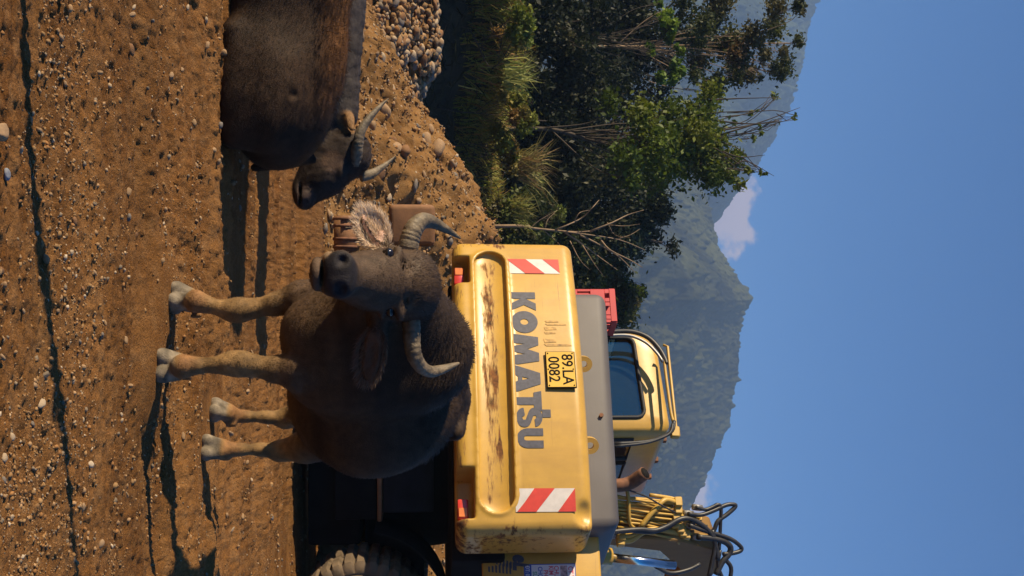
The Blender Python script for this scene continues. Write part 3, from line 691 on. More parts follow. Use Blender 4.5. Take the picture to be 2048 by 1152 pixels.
# ------------------------------------------------------------------ signed-distance sculpting (surface nets)
class Field:
    def __init__(self, lo, hi, h):
        self.lo = np.array(lo, float); self.h = h
        self.n = np.ceil((np.array(hi) - self.lo) / h).astype(int) + 1
        self.f = np.full(self.n, 10.0, dtype=np.float32)
    def box(self, lo, hi):
        a = np.maximum(0, np.floor((np.array(lo) - self.lo) / self.h).astype(int)); b = np.minimum(self.n, np.ceil((np.array(hi) - self.lo) / self.h).astype(int) + 1)
        if np.any(b <= a): return None, None
        sl = tuple(slice(i, j) for i, j in zip(a, b))
        ax = [self.lo[k] + np.arange(a[k], b[k]) * self.h for k in range(3)]
        return sl, np.meshgrid(*ax, indexing='ij', sparse=True)
    def put(self, sl, d, k, sub=False):
        a = self.f[sl]
        d = d.astype(np.float32)
        if sub:
            hh = np.clip(0.5 - 0.5 * (a + d) / k, 0, 1); self.f[sl] = a * (1 - hh) + (-d) * hh + k * hh * (1 - hh)
        else:
            hh = np.clip(0.5 + 0.5 * (d - a) / k, 0, 1); self.f[sl] = d * (1 - hh) + a * hh - k * hh * (1 - hh)
    def cone(self, a, b, ra, rb, k=0.04, sub=False):
        a = np.array(a, float); b = np.array(b, float); mg = max(ra, rb) + k + 4 * self.h
        sl, g = self.box(np.minimum(a, b) - mg, np.maximum(a, b) + mg)
        if sl is None: return
        ab = b - a; L2 = ab @ ab + 1e-12
        t = np.clip(((g[0] - a[0]) * ab[0] + (g[1] - a[1]) * ab[1] + (g[2] - a[2]) * ab[2]) / L2, 0, 1)
        d = np.sqrt((g[0] - a[0] - ab[0] * t) ** 2 + (g[1] - a[1] - ab[1] * t) ** 2 + (g[2] - a[2] - ab[2] * t) ** 2) - (ra + (rb - ra) * t)
        self.put(sl, d, k, sub)
    def ell(self, c, r, R=None, k=0.04, sub=False):
        c = np.array(c, float); r = np.array(r, float); mg = r.max() + k + 4 * self.h
        sl, g = self.box(c - mg, c + mg)
        if sl is None: return
        q = [g[i] - c[i] for i in range(3)]
        if R is not None:
            R = np.array(R); q = [R[0][i] * q[0] + R[1][i] * q[1] + R[2][i] * q[2] for i in range(3)]
        k0 = np.sqrt((q[0] / r[0]) ** 2 + (q[1] / r[1]) ** 2 + (q[2] / r[2]) ** 2)
        k1 = np.sqrt((q[0] / r[0] ** 2) ** 2 + (q[1] / r[1] ** 2) ** 2 + (q[2] / r[2] ** 2) ** 2)
        d = k0 * (k0 - 1) / (k1 + 1e-6)
        d = np.where(k0 < 0.15, -r.min() * 0.9, d)
        self.put(sl, d, k, sub)
    def mesh(self):
        f = self.f; h = self.h
        s = f < 0
        c = [s[i:f.shape[0] - 1 + i, j:f.shape[1] - 1 + j, k:f.shape[2] - 1 + k] for i in (0, 1) for j in (0, 1) for k in (0, 1)]
        tot = sum(x.astype(np.int8) for x in c)
        act = (tot > 0) & (tot < 8)
        I = np.argwhere(act)
        idx = np.full(act.shape, -1, dtype=np.int64); idx[act] = np.arange(len(I))
        acc = np.zeros((len(I), 3)); cnt = np.zeros(len(I))
        cor = [(i, j, k) for i in (0, 1) for j in (0, 1) for k in (0, 1)]
        vals = np.stack([f[I[:, 0] + a, I[:, 1] + b, I[:, 2] + d] for a, b, d in cor], 1)
        for p in range(8):
            for q in range(p + 1, 8):
                dv = np.array(cor[q]) - np.array(cor[p])
                if abs(dv).sum() != 1: continue
                va, vb = vals[:, p], vals[:, q]; cr = (va < 0) != (vb < 0)
                t = np.where(cr, va / np.where(cr, va - vb, 1), 0)
                acc += np.where(cr[:, None], np.array(cor[p]) + t[:, None] * dv, 0); cnt += cr
        V = self.lo + (I + acc / cnt[:, None]) * h
        F = []
        for ax in range(3):
            o1, o2 = (ax + 1) % 3, (ax + 2) % 3
            sa = [slice(None)] * 3; sb = [slice(None)] * 3
            sa[ax] = slice(0, -1); sb[ax] = slice(1, None)
            A, B = s[tuple(sa)], s[tuple(sb)]
            E = np.argwhere(A != B)
            E = E[(E[:, o1] > 0) & (E[:, o2] > 0) & (E[:, o1] < act.shape[o1]) & (E[:, o2] < act.shape[o2])]
            fl = A[E[:, 0], E[:, 1], E[:, 2]]
            def gi(d1, d2):
                e = E.copy(); e[:, o1] += d1; e[:, o2] += d2; return idx[e[:, 0], e[:, 1], e[:, 2]]
            q = np.stack([gi(-1, -1), gi(0, -1), gi(0, 0), gi(-1, 0)], 1)
            F.append(np.where(fl[:, None], q, q[:, ::-1]))
        F = np.concatenate(F); F = F[(F >= 0).all(1)]
        return V, F
def smooth_mesh(V, F, it=2, lam=0.5):
    e = np.concatenate([F[:, [0, 1]], F[:, [1, 2]], F[:, [2, 3]], F[:, [3, 0]]]); e = np.concatenate([e, e[:, ::-1]])
    deg = np.bincount(e[:, 0], minlength=len(V))[:, None]
    for _ in range(it):
        s = np.stack([np.bincount(e[:, 0], weights=V[e[:, 1], k], minlength=len(V)) for k in range(3)], 1)
        V = V + lam * (s / np.maximum(deg, 1) - V)
    return V
def vnormals(V, F):
    n = np.cross(V[F[:, 2]] - V[F[:, 0]], V[F[:, 3]] - V[F[:, 1]])
    N = np.zeros_like(V)
    for k in range(4):
        for a in range(3): N[:, a] += np.bincount(F[:, k], weights=n[:, a], minlength=len(V))
    return N / (np.linalg.norm(N, axis=1, keepdims=True) + 1e-12)
def coat(V, F, N, C, parent, n, flow, len_fn, seed, mat, width=0.0016, out=0.45, colgain=1.25, name='coat_hair', mask=None):
    rng = np.random.default_rng(seed)
    cen = V[F].mean(1); ar = np.linalg.norm(np.cross(V[F[:, 2]] - V[F[:, 0]], V[F[:, 3]] - V[F[:, 1]]), axis=1)
    if mask is not None: ar = ar * mask(cen, N[F[:, 0]])
    pick = rng.choice(len(F), n, p=ar / ar.sum())
    a, b = rng.random((n, 1)), rng.random((n, 1)); q = V[F[pick]]
    p = (q[:, 0] * (1 - a) + q[:, 1] * a) * (1 - b) + (q[:, 3] * (1 - a) + q[:, 2] * a) * b
    nn = N[F[pick, 0]]
    fl = flow(p, nn); fl = fl - nn * (fl * nn).sum(1, keepdims=True); fl /= np.linalg.norm(fl, axis=1, keepdims=True) + 1e-9
    d = fl * (1 - out) + nn * out + rng.normal(0, 0.22, (n, 3)); d /= np.linalg.norm(d, axis=1, keepdims=True)
    L = (len_fn(p) * rng.uniform(0.6, 1.3, n))[:, None]
    sd = np.cross(d, nn); sd /= np.linalg.norm(sd, axis=1, keepdims=True) + 1e-9
    w = width * rng.uniform(0.7, 1.3, (n, 1))
    tip = p + d * L - nn * L * 0.15; mid = p + d * L * 0.5 + nn * L * 0.03
    HV = np.stack([p - nn * 0.002 - sd * w, p - nn * 0.002 + sd * w, mid + sd * w * 0.7, mid - sd * w * 0.7, tip], 1).reshape(-1, 3)
    bs = (np.arange(n) * 5)[:, None]
    HF = np.concatenate([bs + [[0, 1, 2]], bs + [[0, 2, 3]], bs + [[3, 2, 4]]])
    cc = C[F[pick, 0]] * rng.uniform(0.7, 1.3, (n, 1)) * colgain
    cols = np.repeat(cc, 5, axis=0).reshape(n, 5, 3); cols[:, 4] *= 1.15
    nm = np.repeat(nn * 0.8 + d * 0.25, 5, axis=0); nm /= np.linalg.norm(nm, axis=1, keepdims=True)
    return mesh_obj(name, HV, HF, mat, parent, smooth=True, cols=cols.reshape(-1, 3), normals=nm)
M_HIDE = attr_mat('buffalo_hide', rough=0.72, var=0.35, scale=30, bump=0.35, bscale=190, spec=0.18)
M_COAT = leaf_mat('buffalo_hair', 0.2)
M_HORN = simple('horn', (0.135, 0.10, 0.06), rough=0.62, var=0.55, scale=26, bump=0.5, bscale=70)
M_EYE = simple('buffalo_eye', (0.01, 0.008, 0.008), rough=0.08, var=0.1)
def lerpc(C, c, w):
    return C * (1 - w[:, None]) + np.array(c) * w[:, None]
def near_w(V, p, r0, r1):
    return 1 - sstep(r0, r1, np.linalg.norm(V - np.array(p), axis=1))
def horn(path, widths, parent, origin, ridge_to=0.6, nr=16):
    pts = catmull([np.array(p) for p in path], 14); k = len(path)
    t = np.linspace(0, 1, len(pts)); r = np.interp(t * (k - 1), np.arange(k), widths) / 2
    ph = t * nr * 2 * math.pi + 2.0 * np.sin(t * 17) + np.sin(t * 41)
    r = r * (1 + (0.03 * np.sin(ph) + 0.015 * np.sin(ph * 2.3 + 1)) * (1 - sstep(ridge_to - 0.3, ridge_to, t)))
    V, F = tube_arrays([np.array(p) - np.array(origin) for p in pts], np.maximum(r, 0.002), 16)
    cen = np.repeat(np.array([np.array(p) - np.array(origin) for p in pts]), 16, axis=0); V = cen + (V - cen) * np.tile(1 + 0.10 * np.cos(2 * np.arange(16) * 2 * math.pi / 16 + 0.6), len(pts))[:, None]
    return mesh_obj('horn', [tuple(v) for v in V], F, M_HORN, parent, smooth=True)
def eyeball(p, r, parent, origin):
    V = ICO3[0] * r + (np.array(p) - np.array(origin))
    return mesh_obj('eye', V, ICO3[1], M_EYE, parent, smooth=True)
def basis(z, up=(0, 0, 1)):
    z = np.array(z, float); z /= np.linalg.norm(z); x = np.cross(up, z); x /= np.linalg.norm(x); y = np.cross(z, x)
    return np.stack([x, y, z])      # rows = local axes

# ------------------------------------------------------------------ the standing buffalo
def standing_buffalo():
    C0 = np.array([0.41, 5.13, 0.0]); hF = np.array([-0.475, -0.88, 0]); hF /= np.linalg.norm(hF); hL = np.array([-hF[1], hF[0], 0])
    Wp = lambda f, l, z: C0 + hF * f + hL * l + np.array([0, 0, z])
    RB = np.stack([hF, hL, [0, 0, 1]])
    fd = Field((-0.62, 3.86, -0.02), (1.16, 6.25, 1.36), 0.0085)
    E = lambda f, l, z, r, k=0.06, sub=False: fd.ell(Wp(f, l, z), r, RB, k, sub)
    # trunk
    E(-0.06, -0.04, 0.83, (0.60, 0.235, 0.36), 0.05)
    E(-0.06, -0.04, 0.72, (0.44, 0.235, 0.26), 0.08)
    E(0.34, 0.0, 0.80, (0.33, 0.25, 0.33), 0.12)
    E(0.52, 0.0, 0.68, (0.17, 0.15, 0.20), 0.10)          # brisket
    for s in (-1, 1):
        E(0.40, s * 0.16, 0.78, (0.15, 0.10, 0.27), 0.07)     # shoulder blade and upper arm
        E(-0.45, -0.045 + s * 0.105, 0.80, (0.15, 0.09, 0.28), 0.06)    # thigh
        E(-0.36, -0.08 + s * 0.13, 1.165, (0.10, 0.05, 0.05), 0.10) # hip bone
        E(-0.62, -0.07 + s * 0.08, 1.05, (0.08, 0.05, 0.06), 0.06)
    E(0.30, 0.0, 1.04, (0.30, 0.12, 0.16), 0.09)              # withers
    fd.cone(Wp(0.32, 0, 1.12), Wp(-0.35, -0.09, 1.14), 0.06, 0.065, 0.08)
    fd.cone(Wp(-0.35, -0.09, 1.13), Wp(-0.60, -0.07, 1.02), 0.09, 0.07, 0.08)
    E(-0.42, -0.07, 0.93, (0.26, 0.18, 0.25), 0.07)
    for s in (-1, 1): E(-0.20, -0.05 + s * 0.33, 1.05, (0.20, 0.12, 0.14), 0.10, True)   # hollow of the flank
    # neck, down to the head
    poll = np.array(P(828, 572, 4.43)); fore = np.array(P(800, 568, 4.36)); face = np.array(P(735, 560, 4.22)); muz = np.array(P(682, 550, 4.115))
    fd.cone(Wp(0.42, 0, 0.96), poll + np.array([0.03, 0.10, -0.05]), 0.235, 0.135, 0.09)
    fd.cone(Wp(0.50, 0, 0.78), poll + np.array([0.03, 0.06, -0.16]), 0.18, 0.10, 0.1)
    # head
    fd.ell(poll + np.array([0, 0.0, -0.005]), (0.125, 0.10, 0.095), None, 0.05)
    fd.cone(fore, face, 0.124, 0.092, 0.05)
    fd.cone(face, muz, 0.092, 0.068, 0.05)
    fd.ell(np.array(P(680, 549, 4.08)), (0.076, 0.060, 0.050), None, 0.035)     # nose pad
    fd.ell(np.array(P(657, 547, 4.095)), (0.074, 0.062, 0.034), None, 0.022)      # upper lip
    fd.cone(np.array(P(760, 566, 4.42)), np.array(P(650, 550, 4.165)), 0.10, 0.052, 0.05)  # jaw
    fd.ell(np.array(P(633, 548, 4.11)), (0.060, 0.058, 0.023), None, 0.013)      # chin
    mth = np.array(P(645, 547, 4.05)); fd.ell(mth, (0.09, 0.055, 0.006), basis((0.14, 0, 1)), 0.009, True)
    for (ex, ey, sg) in ((776, 508, -1), (780, 626, 1)):
        e = np.array(P(ex, ey, 4.252))
        fd.ell(np.array(P(ex + 19, ey - sg * 8, 4.262)), (0.046, 0.030, 0.019), None, 0.025)   # brow
        fd.ell(e + np.array([sg * 0.004, -0.012, 0]), (0.020, 0.022, 0.015), None, 0.012, True)
        fd.ell(np.array(P(ex - 16, ey - sg * 4, 4.262)), (0.034, 0.022, 0.011), None, 0.02)
        for w in (28, 38, 48, 58):
            c = np.array(P(ex + w, ey - sg * (18 + w * 0.2), 4.235)); fd.ell(c, (0.045, 0.026, 0.005), basis((sg * 0.25, 0.1, 1)), 0.008, True)   # brow wrinkles
    for (nx, ny, sg) in ((680, 523, -1), (677, 576, 1)):
        fd.ell(np.array(P(nx + 4, ny - sg * 2, 4.045)), (0.034, 0.022, 0.030), None, 0.045)
        fd.cone(np.array(P(nx - 4, ny - sg * 9, 3.995)), np.array(P(nx + 5, ny + sg * 3, 4.025)), 0.011, 0.018, 0.012, True)
    fd.cone(np.array(P(690, 550, 4.0)), np.array(P(652, 549, 4.0)), 0.012, 0.01, 0.02, True)      # groove between the nostrils
    # ears
    def ear(b, t, face_dir, w, thick=0.018):
        b = np.array(b); t = np.array(t); ax = (t - b); L = np.linalg.norm(ax); ax /= L
        n = np.array(face_dir, float); n -= ax * (n @ ax); n /= np.linalg.norm(n); sd = np.cross(ax, n)
        R = np.stack([ax, sd, n]); c = (b + t) / 2
        fd.ell(c, (L * 0.56, w / 2, thick + 0.016), R, 0.02)
        fd.ell(c + n * 0.036 + ax * 0.01, (L * 0.5, w / 2 * 0.84, 0.024), R, 0.012, True)
        fd.cone(b - ax * 0.04, b + ax * 0.03, 0.035, 0.034, 0.03)
        return c, ax, n, sd, L
    e1 = ear(P(768, 498, 4.39), P(716, 436, 4.33), (-0.62, -0.8, 0.10), 0.125)
    e2 = ear(P(757, 652, 4.40), P(738, 762, 4.38), (-0.1, -0.9, -0.35), 0.078)
    # legs
    def leg(px, dep, joints, hoof, dirx):
        pts = [np.array(P(x, y, d)) for (x, y, d, r) in joints]; rr = [j[3] for j in joints]
        for a, b, ra, rb in zip(pts[:-1], pts[1:], rr[:-1], rr[1:]): fd.cone(a, b, ra, rb, 0.035)
    hv = [np.array(p) for p in HOOVES]
    def hoof(p, dr, top, s=1.0):
        dr = np.array([dr[0], dr[1], 0.0]); dr /= np.linalg.norm(dr); sd = np.array([-dr[1], dr[0], 0])
        for k in (-1, 1):
            fd.cone(p + sd * k * 0.034 * s + dr * 0.022 + np.array([0, 0, 0.028]), p + sd * k * 0.026 * s - dr * 0.004 + np.array([0, 0, 0.082]), 0.035 * s, 0.029 * s, 0.008)
            fd.cone(p + sd * k * 0.033 * s - dr * 0.015 + np.array([0, 0, 0.028]), p + sd * k * 0.033 * s + dr * 0.02 + np.array([0, 0, 0.026]), 0.030 * s, 0.031 * s, 0.008)
            fd.cone(p + sd * k * 0.030 * s - dr * 0.062 + np.array([0, 0, 0.115]), p + sd * k * 0.032 * s - dr * 0.066 + np.array([0, 0, 0.088]), 0.014, 0.010, 0.012)   # dew claws
        fd.cone(p - dr * 0.01 + np.array([0, 0, 0.085]), np.array(top), 0.040 * s, 0.040 * s, 0.022)
    # fore legs: upper arm, knee, cannon, fetlock
    dF = 4.80
    hoof(hv[0], (-0.72, -0.70), P(392, 603, dF + .02))
    pts = [(392, 603, .040), (416, 610, .026), (444, 617, .027), (466, 621, .042), (484, 620, .043), (512, 616, .033), (550, 608, .042), (600, 596, .062), (660, 600, .10)]
    for a, b in zip(pts[:-1], pts[1:]): fd.cone(np.array(P(a[0], a[1], dF + .02)), np.array(P(b[0], b[1], dF + .03)), a[2], b[2], 0.03)
    dF2 = 4.58
    hoof(hv[1], (-0.25, -0.97), P(365, 733, dF2 + .03))
    pts = [(365, 733, .040), (396, 731, .027), (430, 730, .027), (462, 727, .043), (486, 728, .045), (515, 733, .036), (550, 739, .046), (595, 742, .068), (650, 730, .11)]
    for a, b in zip(pts[:-1], pts[1:]): fd.cone(np.array(P(a[0], a[1], dF2 + .03)), np.array(P(b[0], b[1], dF2 + .05)), a[2], b[2], 0.03)
    # hind legs: hock behind, shank near upright
    d3 = hv[2][1]
    hoof(hv[2], (-0.85, -0.52), P(458, 829, d3 + .03), 0.9)
    pts = [(458, 829, .037, .03), (490, 833, .025, .05), (530, 834, .026, .08), (572, 837, .046, .12), (620, 815, .075, .06), (690, 800, .12, -.02)]
    for a, b in zip(pts[:-1], pts[1:]): fd.cone(np.array(P(a[0], a[1], d3 + a[3])), np.array(P(b[0], b[1], d3 + b[3])), a[2], b[2], 0.03)
    d4 = hv[3][1]
    hoof(hv[3], (-0.42, -0.9), P(448, 899, d4 + .03), 0.9)
    pts = [(448, 899, .037, .03), (480, 899, .025, .05), (520, 899, .026, .08), (560, 902, .046, .12), (612, 893, .075, .06), (690, 868, .12, -.02)]
    for a, b in zip(pts[:-1], pts[1:]): fd.cone(np.array(P(a[0], a[1], d4 + a[3])), np.array(P(b[0], b[1], d4 + b[3])), a[2], b[2], 0.03)
    # tail
    fd.cone(Wp(-0.66, -0.07, 1.0), Wp(-0.74, -0.05, 0.72), 0.03, 0.022, 0.04); fd.cone(Wp(-0.74, -0.05, 0.72), Wp(-0.73, -0.04, 0.42), 0.022, 0.028, 0.02)
    # flat soles
    sl, g = fd.box((-1, 3, -1), (2, 7, 0.03)); fd.put(sl, np.broadcast_to(g[2] - 0.002, fd.f[sl].shape), 0.006, True)
    V, F = fd.mesh(); V = smooth_mesh(V, F, 2, 0.45)
    N = vnormals(V, F)
    # loose skin: folds on the neck, ribs, muscle
    fl = np.stack([(V - C0) @ hF, (V - C0) @ hL, V[:, 2]], 1)
    amp = sstep(0.42, 0.55, V[:, 2]) * (1 - sstep(0.55, 0.75, fl[:, 0]))
    V = V + N * (0.010 * fbm(fl[:, 0] * 5, fl[:, 2] * 3.0, 3, 201) + 0.004 * np.sin(fl[:, 0] * 46 + 3 * fbm(fl[:, 2] * 3, fl[:, 1] * 3, 2, 203)) * (1 - sstep(0.1, 0.45, np.abs(fl[:, 0] + 0.1)))) [:, None] * amp[:, None]
    N = vnormals(V, F)
    # coat colours
    Cc = np.tile(np.array([0.034, 0.021, 0.013]), (len(V), 1))
    Cc *= (1 + 0.5 * fbm(fl[:, 0] * 4, fl[:, 2] * 4, 3, 205))[:, None]
    mud = sstep(0.05, 0.35, fbm(fl[:, 0] * 3.5 + fl[:, 1] * 2, fl[:, 2] * 5, 4, 207)) * (1 - sstep(0.55, 1.0, V[:, 2]) * 0.7); Cc = lerpc(Cc, (0.085, 0.05, 0.026), mud * 0.6)
    low = 1 - sstep(0.36, 0.58, V[:, 2]); Cc = lerpc(Cc, (0.20, 0.118, 0.048), low * 0.95); Cc *= (1 + 0.5 * fbm(V[:, 0] * 18, V[:, 2] * 14, 3, 209) * low)[:, None]
    Cc = lerpc(Cc, (0.22, 0.10, 0.04), sstep(0.09, 0.12, V[:, 2]) * (1 - sstep(0.14, 0.2, V[:, 2])) * 0.6)
    Cc = lerpc(Cc, (0.17, 0.138, 0.10), 1 - sstep(0.080, 0.100, V[:, 2])); Cc *= (1 + 0.7 * fbm(V[:, 0] * 30, V[:, 2] * 40 + V[:, 1] * 30, 3, 211) * (1 - sstep(0.08, 0.11, V[:, 2])))[:, None]
    Cc = lerpc(Cc, (0.10, 0.06, 0.04), (1 - sstep(0.5, 0.62, V[:, 2])) * sstep(0.42, 0.6, V[:, 2]) * 0.5)
    hd = near_w(V, face, 0.22, 0.34) * (V[:, 1] < 4.5); Cc = lerpc(Cc, (0.085, 0.055, 0.036), hd * 0.8)
    Cc = lerpc(Cc, (0.020, 0.017, 0.019), near_w(V, P(674, 549, 4.02), 0.072, 0.098))
    Cc = lerpc(Cc, (0.30, 0.20, 0.12), near_w(V, P(652, 508, 4.07), 0.016, 0.034) * 0.9)
    Cc = lerpc(Cc, (0.11, 0.07, 0.045), near_w(V, P(630, 545, 4.08), 0.03, 0.06) * 0.7)
    Cc = lerpc(Cc, (0.012, 0.010, 0.010), near_w(V, P(680, 523, 3.99), 0.016, 0.024)); Cc = lerpc(Cc, (0.012, 0.010, 0.010), near_w(V, P(677, 576, 3.99), 0.016, 0.024))
    for (c, ax, n, sd, L), wgt in ((e1, 1.0), (e2, 0.12)):  # shaded ear's inside painted far darker than the sunlit one's
        q = V - c; inside = (np.abs(q @ ax) < L * 0.6) & (np.abs(q @ sd) < 0.066) & (np.abs(q @ n) < 0.035) & ((q @ ax) > -L * 0.42) & ((N @ n) > 0.0)
        Cc[inside] = np.array([0.50, 0.32, 0.24]) * wgt + Cc[inside] * (1 - wgt)
    O = np.array([C0[0], C0[1], 0.0])
    root = empty('water_buffalo', tuple(O))
    tag(root, 'standing dark grey water buffalo with curved horns facing the camera before the excavator', 'buffalo')
    body = mesh_obj('body', V - O, F, M_HIDE, root, smooth=True, cols=Cc)
    # horns
    hl = [(806, 522, 4.43), (815, 500, 4.42), (820, 478, 4.42), (829, 456, 4.43), (846, 442, 4.46), (868, 446, 4.50), (896, 461, 4.54), (921, 477, 4.57)]
    horn([P(*q) for q in hl], [0.085, 0.082, 0.080, 0.076, 0.062, 0.043, 0.026, 0.006], root, O)
    hr = [(822, 625, 4.43), (823, 655, 4.42), (824, 685, 4.41), (829, 712, 4.41), (842, 733, 4.44), (861, 743, 4.48), (886, 738, 4.52), (906, 731, 4.54), (918, 726, 4.56)]
    horn([P(*q) for q in hr], [0.078, 0.072, 0.068, 0.062, 0.056, 0.047, 0.034, 0.022, 0.008], root, O)
    eyeball(P(776, 509, 4.243), 0.0235, root, O); eyeball(P(780, 621, 4.262), 0.021, root, O)
    # hair
    def flow(p, n):
        f = np.tile(-hF * 0.7 + np.array([0, 0, -0.8]), (len(p), 1))
        hdm = p[:, 1] < 4.5
        f[hdm] = np.array([0, 0.3, 0.9])
        return f
    def ln(p):
        L = np.full(len(p), 0.0085)
        fz = (p - C0) @ hF
        L = np.where(p[:, 2] < 0.45, 0.006, L); L = np.where(p[:, 2] < 0.1, 0.002, L)
        L = np.where((fz > 0.0) & (fz < 0.6) & (p[:, 2] > 1.02), 0.024, L)
        L = np.where(np.linalg.norm(p - muz, axis=1) < 0.13, 0.006, L)
        L = np.where((p[:, 1] < 4.5) & (p[:, 2] > 0.98), 0.020, L)
        return L
    nomuz = lambda c, n: (np.linalg.norm(c - np.array(P(674, 549, 4.02)), axis=1) > 0.085) * (c[:, 2] > 0.11) * 1.0 + 2.0 * (c[:, 1] < 4.45) * (c[:, 2] > 0.62) * (np.linalg.norm(c - muz, axis=1) > 0.12)
    coat(V - O, F, N, Cc, root, 80000, lambda p, n: flow(p + O, n), lambda p: ln(p + O), 5, M_COAT, width=0.0013, out=0.42, colgain=1.1, mask=lambda c, n: nomuz(c + O, n))
    # long hair lining the ears: pale on one, colour darkened for shade on the other
    for (c, ax, n, sd, L), col, cnt, sgn, Lh in ((e1, (0.88, 0.72, 0.54), 5200, 1, 0.051), (e2, (0.20, 0.12, 0.075), 2000, 1, 0.04)):
        rng = np.random.default_rng(8); a = rng.uniform(-1, 1, cnt); b = rng.uniform(-1, 1, cnt)
        rim = rng.random(cnt) < 0.5
        th = rng.uniform(0, 2 * math.pi, cnt)
        A = np.where(rim, np.cos(th), a * 0.75); B = np.where(rim, np.sin(th), b * 0.75)
        wd = 0.067 if sgn else 0.05
        wd = 0.058 if Lh > 0.05 else 0.05
        p = c + np.outer(A * L * 0.5, ax) + np.outer(B * wd, sd) + n * np.where(rim, 0.02, 0.004)[:, None]
        dr = np.outer(A * 0.3 + 0.7, ax) + np.outer(B * 0.4, sd) + n * 0.22 + rng.normal(0, 0.14, (cnt, 3)); dr /= np.linalg.norm(dr, axis=1, keepdims=True)
        cols = np.array(col) * rng.uniform(0.6, 1.25, (cnt, 1))
        blades('ear_hair', p - O, dr, rng.uniform(0.5, 1.2, cnt) * Lh, np.full(cnt, 0.0014), cols, M_COAT, root, bend=0.35, seed=12)
standing_buffalo()

# ------------------------------------------------------------------ the two lying buffaloes
def lying_brown():
    O = np.array([-1.35, 6.55, 0.0])
    fd = Field((-2.75, 5.85, -0.06), (-0.5, 7.3, 0.78), 0.011)
    fd.ell((-1.75, 6.62, 0.29), (0.92, 0.40, 0.335), None, 0.05)
    fd.ell((-1.12, 6.55, 0.27), (0.40, 0.36, 0.295), None, 0.10)
    fd.ell((-0.92, 6.50, 0.24), (0.285, 0.30, 0.245), None, 0.10)
    fd.ell((-1.02, 6.26, 0.20), (0.30, 0.14, 0.20), None, 0.07)
    fd.cone((-0.80, 6.24, 0.05), (-1.30, 6.20, 0.05), 0.075, 0.06, 0.12)
    fd.ell((-1.75, 6.42, 0.16), (0.75, 0.24, 0.2), None, 0.12)
    fd.cone((-1.9, 6.6, 0.56), (-1.1, 6.56, 0.50), 0.09, 0.06, 0.08)
    fd.cone((-0.70, 6.62, 0.42), (-0.66, 6.66, 0.1), 0.025, 0.02, 0.03)
    fd.ell((-0.985, 6.17, 0.365), (0.012, 0.02, 0.012), None, 0.03, True)
    # head laid forward, out at the far end
    fd.cone((-2.45, 6.6, 0.38), (-2.62, 6.55, 0.40), 0.2, 0.16, 0.1)
    V, F = fd.mesh(); V = smooth_mesh(V, F, 2, 0.5); N = vnormals(V, F)
    V = V + N * (0.014 * fbm(V[:, 0] * 4, V[:, 2] * 4 + V[:, 1], 3, 301))[:, None]; N = vnormals(V, F)
    Cc = np.tile(np.array([0.030, 0.016, 0.008]), (len(V), 1)); Cc *= (1 + 0.6 * fbm(V[:, 0] * 3, V[:, 2] * 5, 3, 303))[:, None]
    Cc = lerpc(Cc, (0.22, 0.095, 0.03), sstep(0.44, 0.62, V[:, 2]) * 0.7)  # sunlit rim put into the coat colour: upper back tinted orange
    root = empty('water_buffalo', tuple(O)); tag(root, 'brown shaggy water buffalo lying with its round rump towards the standing one', 'buffalo')
    mesh_obj('body', V - O, F, M_HIDE, root, smooth=True, cols=Cc)
    coat(V - O, F, N, Cc, root, 70000, lambda p, n: np.tile(np.array([0.5, 0, -0.8]), (len(p), 1)), lambda p: np.where(p[:, 2] > 0.46, 0.034, 0.011), 6, M_COAT, width=0.0010, out=0.4, colgain=0.85)
lying_brown()
